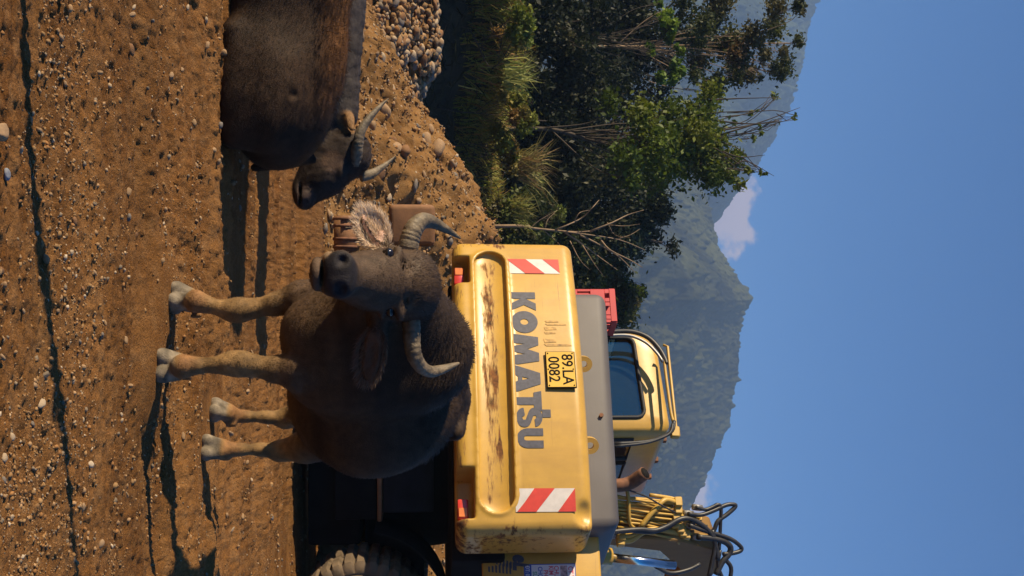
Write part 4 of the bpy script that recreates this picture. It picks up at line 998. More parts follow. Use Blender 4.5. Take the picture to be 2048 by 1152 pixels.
def lying_grey():
    D = 7.6
    O = np.array([-1.9, 7.7, 0.0])
    fd = Field((-3.3, 7.0, -0.06), (-0.35, 8.3, 0.80), 0.0105)
    fd.ell((-2.35, 7.75, 0.31), (0.85, 0.42, 0.345), None, 0.05)
    fd.ell((-1.85, 7.7, 0.33), (0.40, 0.30, 0.30), None, 0.1)
    fd.cone((-2.6, 7.75, 0.58), (-1.95, 7.72, 0.58), 0.08, 0.07, 0.08)
    # neck
    fd.cone((-1.78, 7.68, 0.45), np.array(P(672, 225, D)), 0.20, 0.135, 0.08)
    fd.cone((-1.7, 7.66, 0.30), np.array(P(640, 270, D)), 0.18, 0.11, 0.08)
    # head, turned down to the right
    a, b, c = np.array(P(693, 305, D - .04)), np.array(P(648, 356, D - .08)), np.array(P(611, 392, D - .10))
    fd.cone(a, b, 0.148, 0.122, 0.05); fd.cone(b, c, 0.122, 0.078, 0.04)
    fd.ell(np.array(P(707, 322, D - .05)), (0.085, 0.11, 0.085), None, 0.05)
    fd.cone(np.array(P(648, 305, D - .05)), np.array(P(606, 368, D - .09)), 0.115, 0.060, 0.05)
    fd.ell(np.array(P(609, 397, D - .12)), (0.068, 0.085, 0.058), None, 0.03)
    fd.ell(np.array(P(596, 380, D - .10)), (0.055, 0.06, 0.03), None, 0.02)
    fd.ell(np.array(P(600, 388, D - .17)), (0.07, 0.05, 0.006), None, 0.01, True)
    fd.ell(np.array(P(611, 404, D - .205)), (0.014, 0.025, 0.012), None, 0.01, True)
    ey = np.array(P(672, 345, D - .16)); fd.ell(ey + np.array([0, 0.0, 0.03]), (0.05, 0.035, 0.022), None, 0.03)
    # ear behind the near horn
    fd.ell(np.array(P(700, 242, D - .14)), (0.085, 0.018, 0.030), basis((0.2, -0.3, 1)), 0.02)
    # front leg folded forward
    fd.cone((-1.55, 7.45, 0.2), (-1.25, 7.35, 0.08), 0.10, 0.06, 0.05); fd.cone((-1.25, 7.35, 0.07), (-1.65, 7.28, 0.05), 0.05, 0.04, 0.03)
    V, F = fd.mesh(); V = smooth_mesh(V, F, 2, 0.5); N = vnormals(V, F)
    V = V + N * (0.007 * fbm(V[:, 0] * 22, V[:, 2] * 7 + V[:, 1] * 7, 3, 310) * (V[:, 2] > 0.3))[:, None]
    V = V + N * (0.010 * fbm(V[:, 0] * 5, V[:, 2] * 5, 3, 311))[:, None]; N = vnormals(V, F)
    Cc = np.tile(np.array([0.044, 0.036, 0.034]), (len(V), 1)); Cc *= (1 + 0.5 * fbm(V[:, 0] * 4, V[:, 2] * 4, 3, 312))[:, None]
    hd = (V[:, 0] > -0.98); Cc[hd] = lerpc(Cc[hd], (0.030, 0.020, 0.015), np.full(hd.sum(), 0.8))
    Cc = lerpc(Cc, (0.22, 0.12, 0.05), near_w(V, P(697, 244, D - .14), 0.06, 0.09) * 0.9)
    Cc = lerpc(Cc, (0.10, 0.06, 0.04), near_w(V, P(665, 325, D - .18), 0.05, 0.09) * 0.7)  # lit patch on the cheek, painted as a lighter spot
    Cc = lerpc(Cc, (0.06, 0.04, 0.035), near_w(V, P(607, 390, D - .18), 0.05, 0.09) * 0.8)
    root = empty('water_buffalo', tuple(O)); tag(root, 'grey water buffalo lying behind the brown one with lowered head and pointed horns', 'buffalo')
    mesh_obj('body', V - O, F, M_HIDE, root, smooth=True, cols=Cc)
    h1 = [(710, 326, D - .13), (713, 308, D - .17), (716, 286, D - .20), (722, 262, D - .20), (739, 236, D - .17), (760, 213, D - .13), (777, 197, D - .10)]
    horn([P(*q) for q in h1], [0.085, 0.080, 0.074, 0.064, 0.048, 0.028, 0.006], root, O, ridge_to=0.62, nr=15)
    h2 = [(722, 352, D + .05), (740, 349, D + .08), (756, 340, D + .12), (774, 327, D + .16), (790, 313, D + .2)]
    horn([P(*q) for q in h2], [0.07, 0.058, 0.044, 0.026, 0.006], root, O, ridge_to=0.1, nr=10)
    eyeball(ey, 0.02, root, O)
    coat(V - O, F, N, Cc, root, 22000, lambda p, n: np.tile(np.array([-0.6, 0, -0.6]), (len(p), 1)), lambda p: np.where(p[:, 0] + O[0] > -1.05, 0.020, 0.014), 7, M_COAT, width=0.0016, out=0.35, colgain=1.25,
         mask=lambda c, n: (c[:, 0] + O[0] > -1.9) * 1.0)
lying_grey()
# ------------------------------------------------------------------ wheeled excavator
EX_O = Vector((0.725, 9.03, 0.0)); EX_A = math.atan2(-0.525, 0.852)
EX_INV = Matrix.Rotation(-EX_A, 4, 'Z') @ Matrix.Translation(-EX_O)
def L(w): return EX_INV @ Vector(w)                 # world -> machine: x across to the right, y forward, z up
def LP(x, y, dep): return L(P(x, y, dep))
EX = empty('excavator', EX_O, EX_A)
tag(EX, 'scratched yellow wheeled excavator seen from behind with its counterweight and cab', 'excavator')
def paint_mat(name, col, wear=0.5, rough=0.38, streak=(3.2, 18, 24)):
    """yellow machine paint, scuffed through to primer and rust in long horizontal scrapes"""
    mt, nt, b = new_mat(name)
    tc = nt.nodes.new('ShaderNodeTexCoord')
    def nz(scale, vec=None, det=6, rg=0.6):
        n = nt.nodes.new('ShaderNodeTexNoise'); n.inputs['Scale'].default_value = scale; n.inputs['Detail'].default_value = det; n.inputs['Roughness'].default_value = rg
        nt.links.new(vec if vec else tc.outputs['Object'], n.inputs['Vector']); return n
    mp = nt.nodes.new('ShaderNodeMapping'); mp.inputs['Scale'].default_value = streak; nt.links.new(tc.outputs['Object'], mp.inputs['Vector'])
    base = nz(5)
    rp = nt.nodes.new('ShaderNodeValToRGB'); rp.color_ramp.elements[0].position = 0.3; rp.color_ramp.elements[1].position = 0.7
    rp.color_ramp.elements[0].color = tuple(c * 0.86 for c in col) + (1,); rp.color_ramp.elements[1].color = tuple(min(1, c * 1.06) for c in col) + (1,)
    nt.links.new(base.outputs['Fac'], rp.inputs['Fac'])
    st = nz(1.0, mp.outputs[0], 8, 0.7); patch = nz(2.3, None, 3)
    at = nt.nodes.new('ShaderNodeVertexColor'); at.layer_name = 'Wear'
    add = nt.nodes.new('ShaderNodeMath'); add.operation = 'MULTIPLY_ADD'; add.inputs[1].default_value = 0.55
    nt.links.new(patch.outputs['Fac'], add.inputs[0]); nt.links.new(st.outputs['Fac'], add.inputs[2])
    ad2 = nt.nodes.new('ShaderNodeMath'); ad2.operation = 'MULTIPLY_ADD'; ad2.inputs[1].default_value = 0.36
    sep = nt.nodes.new('ShaderNodeSeparateColor'); nt.links.new(at.outputs['Color'], sep.inputs[0])
    nt.links.new(sep.outputs[0], ad2.inputs[0]); nt.links.new(add.outputs[0], ad2.inputs[2])
    th = nt.nodes.new('ShaderNodeMapRange'); th.inputs['From Min'].default_value = 1.10 - wear * 0.12; th.inputs['From Max'].default_value = 1.22 - wear * 0.12
    nt.links.new(ad2.outputs[0], th.inputs['Value'])
    rust = nz(25)
    rr = nt.nodes.new('ShaderNodeValToRGB'); rr.color_ramp.elements[0].color = (0.035, 0.015, 0.008, 1); rr.color_ramp.elements[1].color = (0.22, 0.085, 0.02, 1)
    rr.color_ramp.elements[0].position = 0.35; rr.color_ramp.elements[1].position = 0.65
    nt.links.new(rust.outputs['Fac'], rr.inputs['Fac'])
    mx = nt.nodes.new('ShaderNodeMix'); mx.data_type = 'RGBA'
    nt.links.new(th.outputs[0], mx.inputs['Factor']); nt.links.new(rp.outputs['Color'], mx.inputs['A']); nt.links.new(rr.outputs['Color'], mx.inputs['B'])
    # long thin scratches
    mp2 = nt.nodes.new('ShaderNodeMapping'); mp2.inputs['Scale'].default_value = (0.9, 8, 75); mp2.inputs['Rotation'].default_value = (0, 0.12, 0); nt.links.new(tc.outputs['Object'], mp2.inputs['Vector'])
    sc_ = nz(1.0, mp2.outputs[0], 4, 0.6); scm = nt.nodes.new('ShaderNodeMapRange'); scm.inputs['From Min'].default_value = 0.655; scm.inputs['From Max'].default_value = 0.70; scm.inputs['To Max'].default_value = 0.7 * min(1.0, wear + 0.35)
    nt.links.new(sc_.outputs['Fac'], scm.inputs['Value'])
    m0 = nt.nodes.new('ShaderNodeMix'); m0.data_type = 'RGBA'; m0.inputs['B'].default_value = (0.20, 0.10, 0.025, 1)
    nt.links.new(scm.outputs[0], m0.inputs['Factor']); nt.links.new(mx.outputs['Result'], m0.inputs['A']); mx = m0
    # a film of dust and fine specks
    sp = nz(150, None, 2); spm = nt.nodes.new('ShaderNodeMapRange'); spm.inputs['From Min'].default_value = 0.70; spm.inputs['From Max'].default_value = 0.76; spm.inputs['To Max'].default_value = 0.55
    nt.links.new(sp.outputs['Fac'], spm.inputs['Value'])
    m2 = nt.nodes.new('ShaderNodeMix'); m2.data_type = 'RGBA'; m2.inputs['B'].default_value = (0.16, 0.085, 0.02, 1)
    nt.links.new(spm.outputs[0], m2.inputs['Factor']); nt.links.new(mx.outputs['Result'], m2.inputs['A'])
    mp3 = nt.nodes.new('ShaderNodeMapping'); mp3.inputs['Scale'].default_value = (5, 3, 0.9); nt.links.new(tc.outputs['Object'], mp3.inputs['Vector'])
    gr_ = nz(1.0, mp3.outputs[0], 7, 0.65); grm = nt.nodes.new('ShaderNodeMapRange'); grm.inputs['From Min'].default_value = 0.46; grm.inputs['From Max'].default_value = 0.80; grm.inputs['To Max'].default_value = 0.55
    nt.links.new(gr_.outputs['Fac'], grm.inputs['Value'])
    m3 = nt.nodes.new('ShaderNodeMix'); m3.data_type = 'RGBA'; m3.inputs['B'].default_value = (0.34, 0.19, 0.05, 1)
    nt.links.new(grm.outputs[0], m3.inputs['Factor']); nt.links.new(m2.outputs['Result'], m3.inputs['A'])
    nt.links.new(m3.outputs['Result'], b.inputs['Base Color'])
    rm = nt.nodes.new('ShaderNodeMapRange'); rm.inputs['To Min'].default_value = rough; rm.inputs['To Max'].default_value = 0.9
    nt.links.new(th.outputs[0], rm.inputs['Value']); nt.links.new(rm.outputs[0], b.inputs['Roughness'])
    bp = nt.nodes.new('ShaderNodeBump'); bp.inputs['Strength'].default_value = 0.08; bp.inputs['Distance'].default_value = 0.02
    nt.links.new(base.outputs['Fac'], bp.inputs['Height']); nt.links.new(bp.outputs['Normal'], b.inputs['Normal'])
    return mt
YEL = (0.53, 0.312, 0.054)
M_CW = paint_mat('counterweight_paint', YEL, 0.55)
M_YEL = paint_mat('machine_paint', YEL, 0.15)
M_CAB = paint_mat('cab_paint', (0.53, 0.32, 0.058), 0.2)
M_HOOD = simple('hood_grey', (0.10, 0.09, 0.088), rough=0.6, var=0.12, scale=3, bump=0.05)
M_DECAL = simple('decal_blue_black', (0.060, 0.060, 0.082), rough=0.6, var=0.25, scale=40)
M_BLACK = simple('black_steel', (0.010, 0.009, 0.008), rough=0.9, var=0.4, scale=6, spec=0.15)
M_RUBBER = simple('rubber', (0.02, 0.02, 0.022), rough=0.65, var=0.3, scale=20)
M_HOSE = simple('hydraulic_hose', (0.028, 0.027, 0.028), rough=0.45, var=0.3, scale=15)
M_CHROME = simple('chrome', (0.6, 0.62, 0.66), rough=0.16, metal=1.0, var=0.05)
M_STEEL = simple('dull_steel', (0.30, 0.29, 0.28), rough=0.5, metal=0.7, var=0.2)
M_MUDSTEEL = simple('muddy_steel', (0.21, 0.10, 0.042), rough=0.8, var=0.3, scale=7, bump=0.2)
M_RUST = simple('rusty_pipe', (0.16, 0.07, 0.035), rough=0.85, var=0.4, scale=20)
M_TYRE = simple('dusty_tyre', (0.115, 0.08, 0.048), rough=0.9, var=0.35, scale=9, bump=0.2)
M_WHITE = simple('reflective_white', (0.60, 0.56, 0.53), rough=0.5, var=0.08, scale=20)
M_RED = simple('reflective_red', (0.56, 0.042, 0.025), rough=0.5, var=0.12, scale=20)
M_LENS = simple('red_lens', (0.55, 0.05, 0.04), rough=0.25, var=0.2, scale=10)
M_LENSO = simple('orange_lens', (0.60, 0.17, 0.04), rough=0.25, var=0.2, scale=10)
M_PLATE = simple('plate_yellow', (0.62, 0.36, 0.01), rough=0.45, var=0.1, scale=12)
M_PIPE = paint_mat('pipe_paint', (0.50, 0.31, 0.06), 0.1, 0.45)
M_BOOM = paint_mat('boom_paint_shaded', (0.22, 0.12, 0.03), 0.75, 0.75)  # boom's shade put into a darker, browner copy of the machine yellow
M_CRATE = simple('red_plastic', (0.46, 0.032, 0.035), rough=0.45, var=0.1, scale=5)
def glass_mat(name, tint):
    mt, nt, b = new_mat(name)
    b.inputs['Base Color'].default_value = tint + (1,); b.inputs['Roughness'].default_value = 0.03
    b.inputs['Specular IOR Level'].default_value = 0.9
    tr = nt.nodes.new('ShaderNodeBsdfTransparent'); tr.inputs['Color'].default_value = (0.74, 0.84, 0.86, 1); b.inputs['IOR'].default_value = 1.9
    mx = nt.nodes.new('ShaderNodeMixShader'); mx.inputs[0].default_value = 0.55
    nt.links.new(b.outputs[0], mx.inputs[1]); nt.links.new(tr.outputs[0], mx.inputs[2]); nt.links.new(mx.outputs[0], nt.nodes['Material Output'].inputs['Surface'])
    return mt
M_GLASS = glass_mat('window_glass', (0.02, 0.035, 0.045))

def wear_attr(ob, vals):
    at = ob.data.color_attributes.new('Wear', 'FLOAT_COLOR', 'POINT')
    c4 = np.ones((len(vals), 4), dtype=np.float32); c4[:, :3] = np.asarray(vals)[:, None]
    at.data.foreach_set('color', c4.ravel())
# --- counterweight: one heavy casting with a long scooped groove, lamp pockets and a dented corner
CW_B, CW_K, CW_W = -0.12, 0.16, 1.28
def cw_rear(s): return CW_B + CW_K * (np.asarray(s) / CW_W) ** 2
def counterweight():
    fd = Field((-1.42, -0.2, 1.18), (1.26, 0.58, 2.30), 0.0125)
    g = np.meshgrid(*[fd.lo[k] + np.arange(fd.n[k]) * fd.h for k in range(3)], indexing='ij', sparse=True)
    s, d, z = g; r = 0.085
    zb, zt = 1.25, 2.225
    q0 = np.abs(s + 0.085) - (1.255 - r); q1 = np.maximum(cw_rear(s) + 0.02 * (z - 1.7) + r - d, d - (0.5 - r)); q2 = np.abs(z - (zb + zt) / 2) - ((zt - zb) / 2 - r)
    out = np.sqrt(np.maximum(q0, 0) ** 2 + np.maximum(q1, 0) ** 2 + np.maximum(q2, 0) ** 2) + np.minimum(np.maximum(np.maximum(q0, q1), q2), 0) - r
    fd.f = out.astype(np.float32)
    full = (slice(None),) * 3
    # long scooped groove with round ends
    sx = np.maximum(np.abs(s + 0.09) - 0.99, 0)
    gr = np.sqrt(sx ** 2 + (z - 1.545) ** 2) - 0.135
    depth = cw_rear(s) + 0.055 - d
    grv = np.sqrt((np.maximum(gr + 0.09, 0) / 0.09) ** 2 + (np.maximum(depth * -1 + 0.055, 0) / 0.055 - 0.0) ** 2 * 0) - 1
    groove = np.maximum(gr, -(cw_rear(s) + 0.05 * np.sqrt(np.clip(1 - ((gr + 0.135) / 0.14) ** 2, 0, 1)) - d) * -1.0)
    groove = np.maximum(gr, d - (cw_rear(s) + 0.055 * np.sqrt(np.clip(1 - ((gr + 0.135) / 0.15) ** 2, 0.0, 1))))
    fd.put(full, np.broadcast_to(groove, fd.f.shape), 0.012, True)
    # raised lip round the groove
    lip = np.sqrt(gr ** 2 + (d - cw_rear(s)) ** 2) - 0.014
    fd.put(full, np.broadcast_to(lip, fd.f.shape), 0.02)
    # lamp pockets
    for s0, s1 in ((-1.16, -0.88), (0.70, 1.06)):
        pk = np.maximum(np.maximum(np.abs(s - (s0 + s1) / 2) - (s1 - s0) / 2, np.abs(z - 1.305) - 0.075), d - (cw_rear(s) + 0.30))
        fd.put(full, np.broadcast_to(pk, fd.f.shape), 0.015, True)
    fd.ell((1.05, -0.06, 2.19), (0.11, 0.12, 0.10), None, 0.03, True)
    V, F = fd.mesh(); V = smooth_mesh(V, F, 1, 0.5)
    o = mesh_obj('counterweight', V, F, M_CW, EX, smooth=True)
    gv = np.sqrt(np.maximum(np.abs(V[:, 0] + 0.09) - 0.99, 0) ** 2 + (V[:, 2] - 1.53) ** 2)
    wr = 0.86 * (1 - sstep(0.02, 0.12, gv)) * (V[:, 1] < 0.4)
    wr = np.maximum(wr, 0.8 * sstep(0.98, 1.22, V[:, 0])); wr = np.maximum(wr, 0.75 * sstep(-1.2, -1.27, V[:, 0]) * (V[:, 2] < 1.7))
    wr = np.maximum(wr, 0.95 * (1 - sstep(1.28, 1.42, V[:, 2])) * (0.62 + 0.38 * sstep(0.3, 1.2, V[:, 0])))
    wr = np.maximum(wr, 0.4 * sstep(0.75, 1.25, V[:, 0]))
    wear_attr(o, wr)
    return o
CWO = counterweight()
def decal(name, poly, mat, parent, s0, z0, sx, sz, lift=0.004, holes=None, thick=0.0015):
    """flat outline laid on the curved rear face; poly in unit coordinates, cut finely across so that it follows the curve"""
    bm = bmesh.new()
    vs_ = [bm.verts.new((s0 + p[0] * sx, 0, z0 + p[1] * sz)) for p in poly]
    es = [bm.edges.new((vs_[i], vs_[(i + 1) % len(vs_)])) for i in range(len(vs_))]
    for hpoly in (holes or []):
        hv = [bm.verts.new((s0 + p[0] * sx, 0, z0 + p[1] * sz)) for p in hpoly]
        es += [bm.edges.new((hv[i], hv[(i + 1) % len(hv)])) for i in range(len(hv))]
    bmesh.ops.triangle_fill(bm, edges=es, use_beauty=True, use_dissolve=False)
    lo = min(v.co.x for v in bm.verts); hi = max(v.co.x for v in bm.verts); x = math.floor(lo / 0.05) * 0.05 + 0.05
    while x < hi:
        bmesh.ops.bisect_plane(bm, geom=bm.verts[:] + bm.edges[:] + bm.faces[:], plane_co=(x, 0, 0), plane_no=(1, 0, 0)); x += 0.05
    for v in bm.verts: v.co.y = float(cw_rear(v.co.x)) + 0.02 * (v.co.z - 1.7) - lift
    bmesh.ops.recalc_face_normals(bm, faces=bm.faces)
    if bm.faces and sum(f.normal.y for f in bm.faces) > 0: bmesh.ops.reverse_faces(bm, faces=bm.faces)
    me = bpy.data.meshes.new(name); bm.to_mesh(me); bm.free(); me.materials.append(mat)
    o = bpy.data.objects.new(name, me); COL.objects.link(o); o.parent = parent
    return o
def arc(cx, cy, rx, ry, a0, a1, n=14):
    return [(cx + rx * math.cos(math.radians(a0 + (a1 - a0) * i / n)), cy + ry * math.sin(math.radians(a0 + (a1 - a0) * i / n))) for i in range(n + 1)]
# heavy block letters, unit height, each with its width
LET = [
    (-0.774, 0.180, [[(0, 0), (0.36, 0), (0.36, 0.42), (0.62, 0), (1.0, 0), (0.70, 0.52), (1.0, 1), (0.62, 1), (0.36, 0.6), (0.36, 1), (0, 1)]], None),
    (-0.588, 0.205, [arc(0.5, 0.5, 0.5, 0.53, 0, 352, 30)], [arc(0.5, 0.5, 0.135, 0.16, 0, 340, 16)]),
    (-0.375, 0.275, [[(0, 0), (0.30, 0), (0.33, 0.48), (0.40, 0.0), (0.58, 0), (0.66, 0.48), (0.69, 0), (1.0, 0), (0.88, 1), (0.62, 1), (0.50, 0.55), (0.37, 1), (0.11, 1)]], None),
    (-0.100, 0.230, [[(0, 0), (0.36, 0), (0.43, 0.14), (0.57, 0.14), (0.64, 0), (1.0, 0), (0.70, 1), (0.30, 1)]], [[(0.44, 0.30), (0.56, 0.30), (0.50, 0.56)]]),
    (0.115, 0.165, [[(0.10, 0.70), (0.33, 0.70), (0.33, 0), (0.70, 0), (0.70, 0.70), (1.0, 0.70), (1.0, 1), (0.02, 1)]], None),
    (0.268, 0.062, [[(0, 1.0), (1, 1.0), (1, 1.32), (0, 1.32)]], None),
    (0.252, 0.155, [[(0.02, 0.30)] + arc(0.5, 0.29, 0.49, 0.29, 190, 360, 10)[0:] + arc(0.5, 0.33, 0.49, 0.27, 0, 70, 5) + [(0.42, 0.66), (0.40, 0.75), (0.52, 0.78), (0.60, 0.70), (0.96, 0.72)] + arc(0.5, 0.70, 0.47, 0.30, 10, 180, 12) + arc(0.5, 0.68, 0.49, 0.24, 180, 245, 5) + [(0.62, 0.36), (0.62, 0.27), (0.50, 0.23), (0.40, 0.34)]], None),
    (0.415, 0.150, [[(0, 1), (0, 0.42)] + arc(0.5, 0.42, 0.5, 0.42, 180, 360, 16) + [(1, 1), (0.62, 1), (0.62, 0.34), (0.57, 0.28), (0.43, 0.28), (0.38, 0.34), (0.38, 1)]], None)]
for s0, w, outer, holes in LET:
    decal('letter', outer[0], M_DECAL, CWO, s0, 1.695, w, 0.195, holes=holes)
for (s0, w, flip) in ((-1.125, 0.155, 1), (0.86, 0.165, -1)):
    z0, hgt = 1.672, 0.43
    pl = decal('hazard_sticker', [(0, 0), (1, 0), (1, 1), (0, 1)], M_WHITE, CWO, s0, z0, w, hgt, lift=0.004)
    if flip > 0: strips = [[(0, 0.0), (0, 0.36), (1, 0.70), (1, 0.38)], [(0, 0.70), (0, 1.0), (0.9, 1.0)]]
    else: strips = [[(0, 0.32), (0, 0.66), (1, 0.34), (1, 0.02), (0.6, 0.15)], [(0, 1.0), (1, 1.0), (1, 0.70)]]
    if flip > 0: strips = [[(0, 0.02), (0, 0.38), (1, 0.72), (1, 0.36)], [(0, 0.70), (0, 1.0), (0.95, 1.0)]]
    for st in strips: decal('red_stripe', st, M_RED, EX, s0, z0, w, hgt, lift=0.0065).parent = CWO
# ghosts of worn-off lettering
M_GHOST = simple('worn_lettering', (0.42, 0.24, 0.06), rough=0.6, var=0.5, scale=30)
for (a, z0, w, hh) in ((-0.50, 1.95, 0.018, 0.11), (-0.47, 1.95, 0.014, 0.17), (-0.44, 1.94, 0.03, 0.10), (-0.395, 1.94, 0.02, 0.09), (-0.33, 1.93, 0.035, 0.10), (-0.285, 1.93, 0.02, 0.22)):
    decal('worn_letter', [(0, 0), (1, 0.1), (0.8, 1), (0.1, 0.9)], M_GHOST, CWO, a, z0, w, hh, lift=0.003)
def text_mesh(name, body, size, mat, parent, matrix, extrude=0.002, shear=0.0, bold=0.0, align='CENTER', xs=1.0):
    cu = bpy.data.curves.new('tmp', 'FONT'); cu.body = body; cu.size = size; cu.extrude = extrude; cu.shear = shear; cu.offset = bold; cu.align_x = align; cu.resolution_u = 3
    to = bpy.data.objects.new('tmp', cu); COL.objects.link(to)
    me = bpy.data.meshes.new_from_object(to); bpy.data.objects.remove(to); bpy.data.curves.remove(cu)
    me.transform(matrix @ Matrix.Diagonal((xs, 1, 1, 1))); me.materials.clear(); me.materials.append(mat); me.name = name
    o = bpy.data.objects.new(name, me); COL.objects.link(o); o.parent = parent
    return o
UP_TXT = Matrix.Rotation(math.radians(90), 4, 'X')            # text lies in x/z and reads from behind the machine
# --- number plate
pm = Matrix.Translation((-0.05, float(cw_rear(0)) - 0.012, 2.045))
plate = box_part('number_plate', (-0.155, -0.006, -0.112), (0.155, 0.006, 0.112), M_BLACK, EX, 0.004, 1, pm)
box_part('plate_face', (-0.148, -0.010, -0.105), (0.148, -0.007, 0.105), M_PLATE, plate, 0.001, 1, pm)
text_mesh('plate_text', '89.LA', 0.118, M_BLACK, plate, pm @ Matrix.Translation((0, -0.0105, 0.012)) @ UP_TXT, 0.001, bold=0.0012, xs=0.92)
text_mesh('plate_text', '0082', 0.118, M_BLACK, plate, pm @ Matrix.Translation((0, -0.0105, -0.090)) @ UP_TXT, 0.001, bold=0.0012, xs=0.92)
for bx_, bz_ in ((-0.135, 0.093), (0.135, 0.093), (0, 0.093), (-0.135, -0.093), (0.135, -0.093), (0, -0.095)):
    V = ICO1[0] * 0.006 + np.array(pm @ Vector((bx_, -0.011, bz_))); mesh_obj('screw', V, ICO1[1], M_BLACK, plate, smooth=True)
# --- tail lamps in their pockets
for s0, s1, mt_ in ((-1.11, -0.95, 1), (0.88, 1.03, -1)):
    c = (s0 + s1) / 2; y = float(cw_rear(c)) + 0.11
    tl = box_part('tail_lamp', (s0, y, 1.262), (s1, y + 0.06, 1.34), M_LENS, EX, 0.012, 2)
    box_part('indicator_lens', (s0 + 0.01 if mt_ > 0 else s1 - 0.08, y - 0.006, 1.27), (s0 + 0.08 if mt_ > 0 else s1 - 0.01, y + 0.002, 1.332), M_LENSO, tl, 0.003, 1)
# --- hood, lifting eyes, fittings
bm = bmesh.new(); bevel_box(bm, (-1.05, 0.36, 1.95), (1.02, 1.42, 2.53), 0.09, 4)
for v in bm.verts:
    if v.co.x > 0.7: v.co.z -= (v.co.x - 0.7) ** 2 * 0.9 * (v.co.z > 2.2)
hood = bm_obj('engine_hood', bm, M_HOOD, EX, smooth=True, autosmooth=50)
def lifting_eye(s):
    bm = bmesh.new(); prof = [(-0.07, 2.14), (0.07, 2.14), (0.07, 2.24)] + arc(0.0, 2.26, 0.07, 0.07, 0, 180, 10) + [(-0.07, 2.24)]
    hole = arc(0.0, 2.262, 0.03, 0.03, 0, 330, 11)
    vs_ = [bm.verts.new((p[0] * 0.9, 0, p[1])) for p in prof]; es = [bm.edges.new((vs_[i], vs_[(i + 1) % len(vs_)])) for i in range(len(vs_))]
    hv = [bm.verts.new((p[0] * 0.9, 0, p[1])) for p in hole]; es += [bm.edges.new((hv[i], hv[(i + 1) % len(hv)])) for i in range(len(hv))]
    bmesh.ops.triangle_fill(bm, edges=es, use_beauty=True)
    ex_ = bmesh.ops.extrude_face_region(bm, geom=bm.faces[:]); bmesh.ops.translate(bm, verts=[v for v in ex_['geom'] if isinstance(v, bmesh.types.BMVert)], vec=(0, 0.05, 0))
    bmesh.ops.rotate(bm, verts=bm.verts, cent=(0, 0, 0), matrix=Matrix.Rotation(math.radians(35), 3, 'Z'))
    bmesh.ops.translate(bm, verts=bm.verts, vec=(s, 0.14, 0))
    bm_obj('lifting_eye', bm, M_YEL, EX)
lifting_eye(-0.24); lifting_eye(0.45)
for (s, z, r) in ((0.10, 2.40, 0.018), (-0.02, 2.26, 0.012), (-0.06, 2.24, 0.012), (0.66, 2.25, 0.014)):
    bm = bmesh.new(); bmesh.ops.create_cone(bm, cap_ends=True, segments=6, radius1=r, radius2=r, depth=0.03)
    bmesh.ops.rotate(bm, verts=bm.verts, cent=(0, 0, 0), matrix=Matrix.Rotation(math.radians(90), 3, 'X')); bmesh.ops.translate(bm, verts=bm.verts, vec=(s, 0.352, z))
    bm_obj('hood_bolt', bm, M_RUST, EX)
# upper deck the hood, cab and boom stand on
box_part('upper_frame', (-1.2, 0.5, 1.22), (1.2, 3.05, 1.62), M_BLACK, EX, 0.03)
box_part('side_cover', (-1.24, 0.5, 1.45), (-1.05, 1.40, 2.10), M_YEL, EX, 0.03)
box_part('fuel_tank', (0.62, 1.5, 1.6), (1.22, 2.9, 2.02), M_YEL, EX, 0.05)
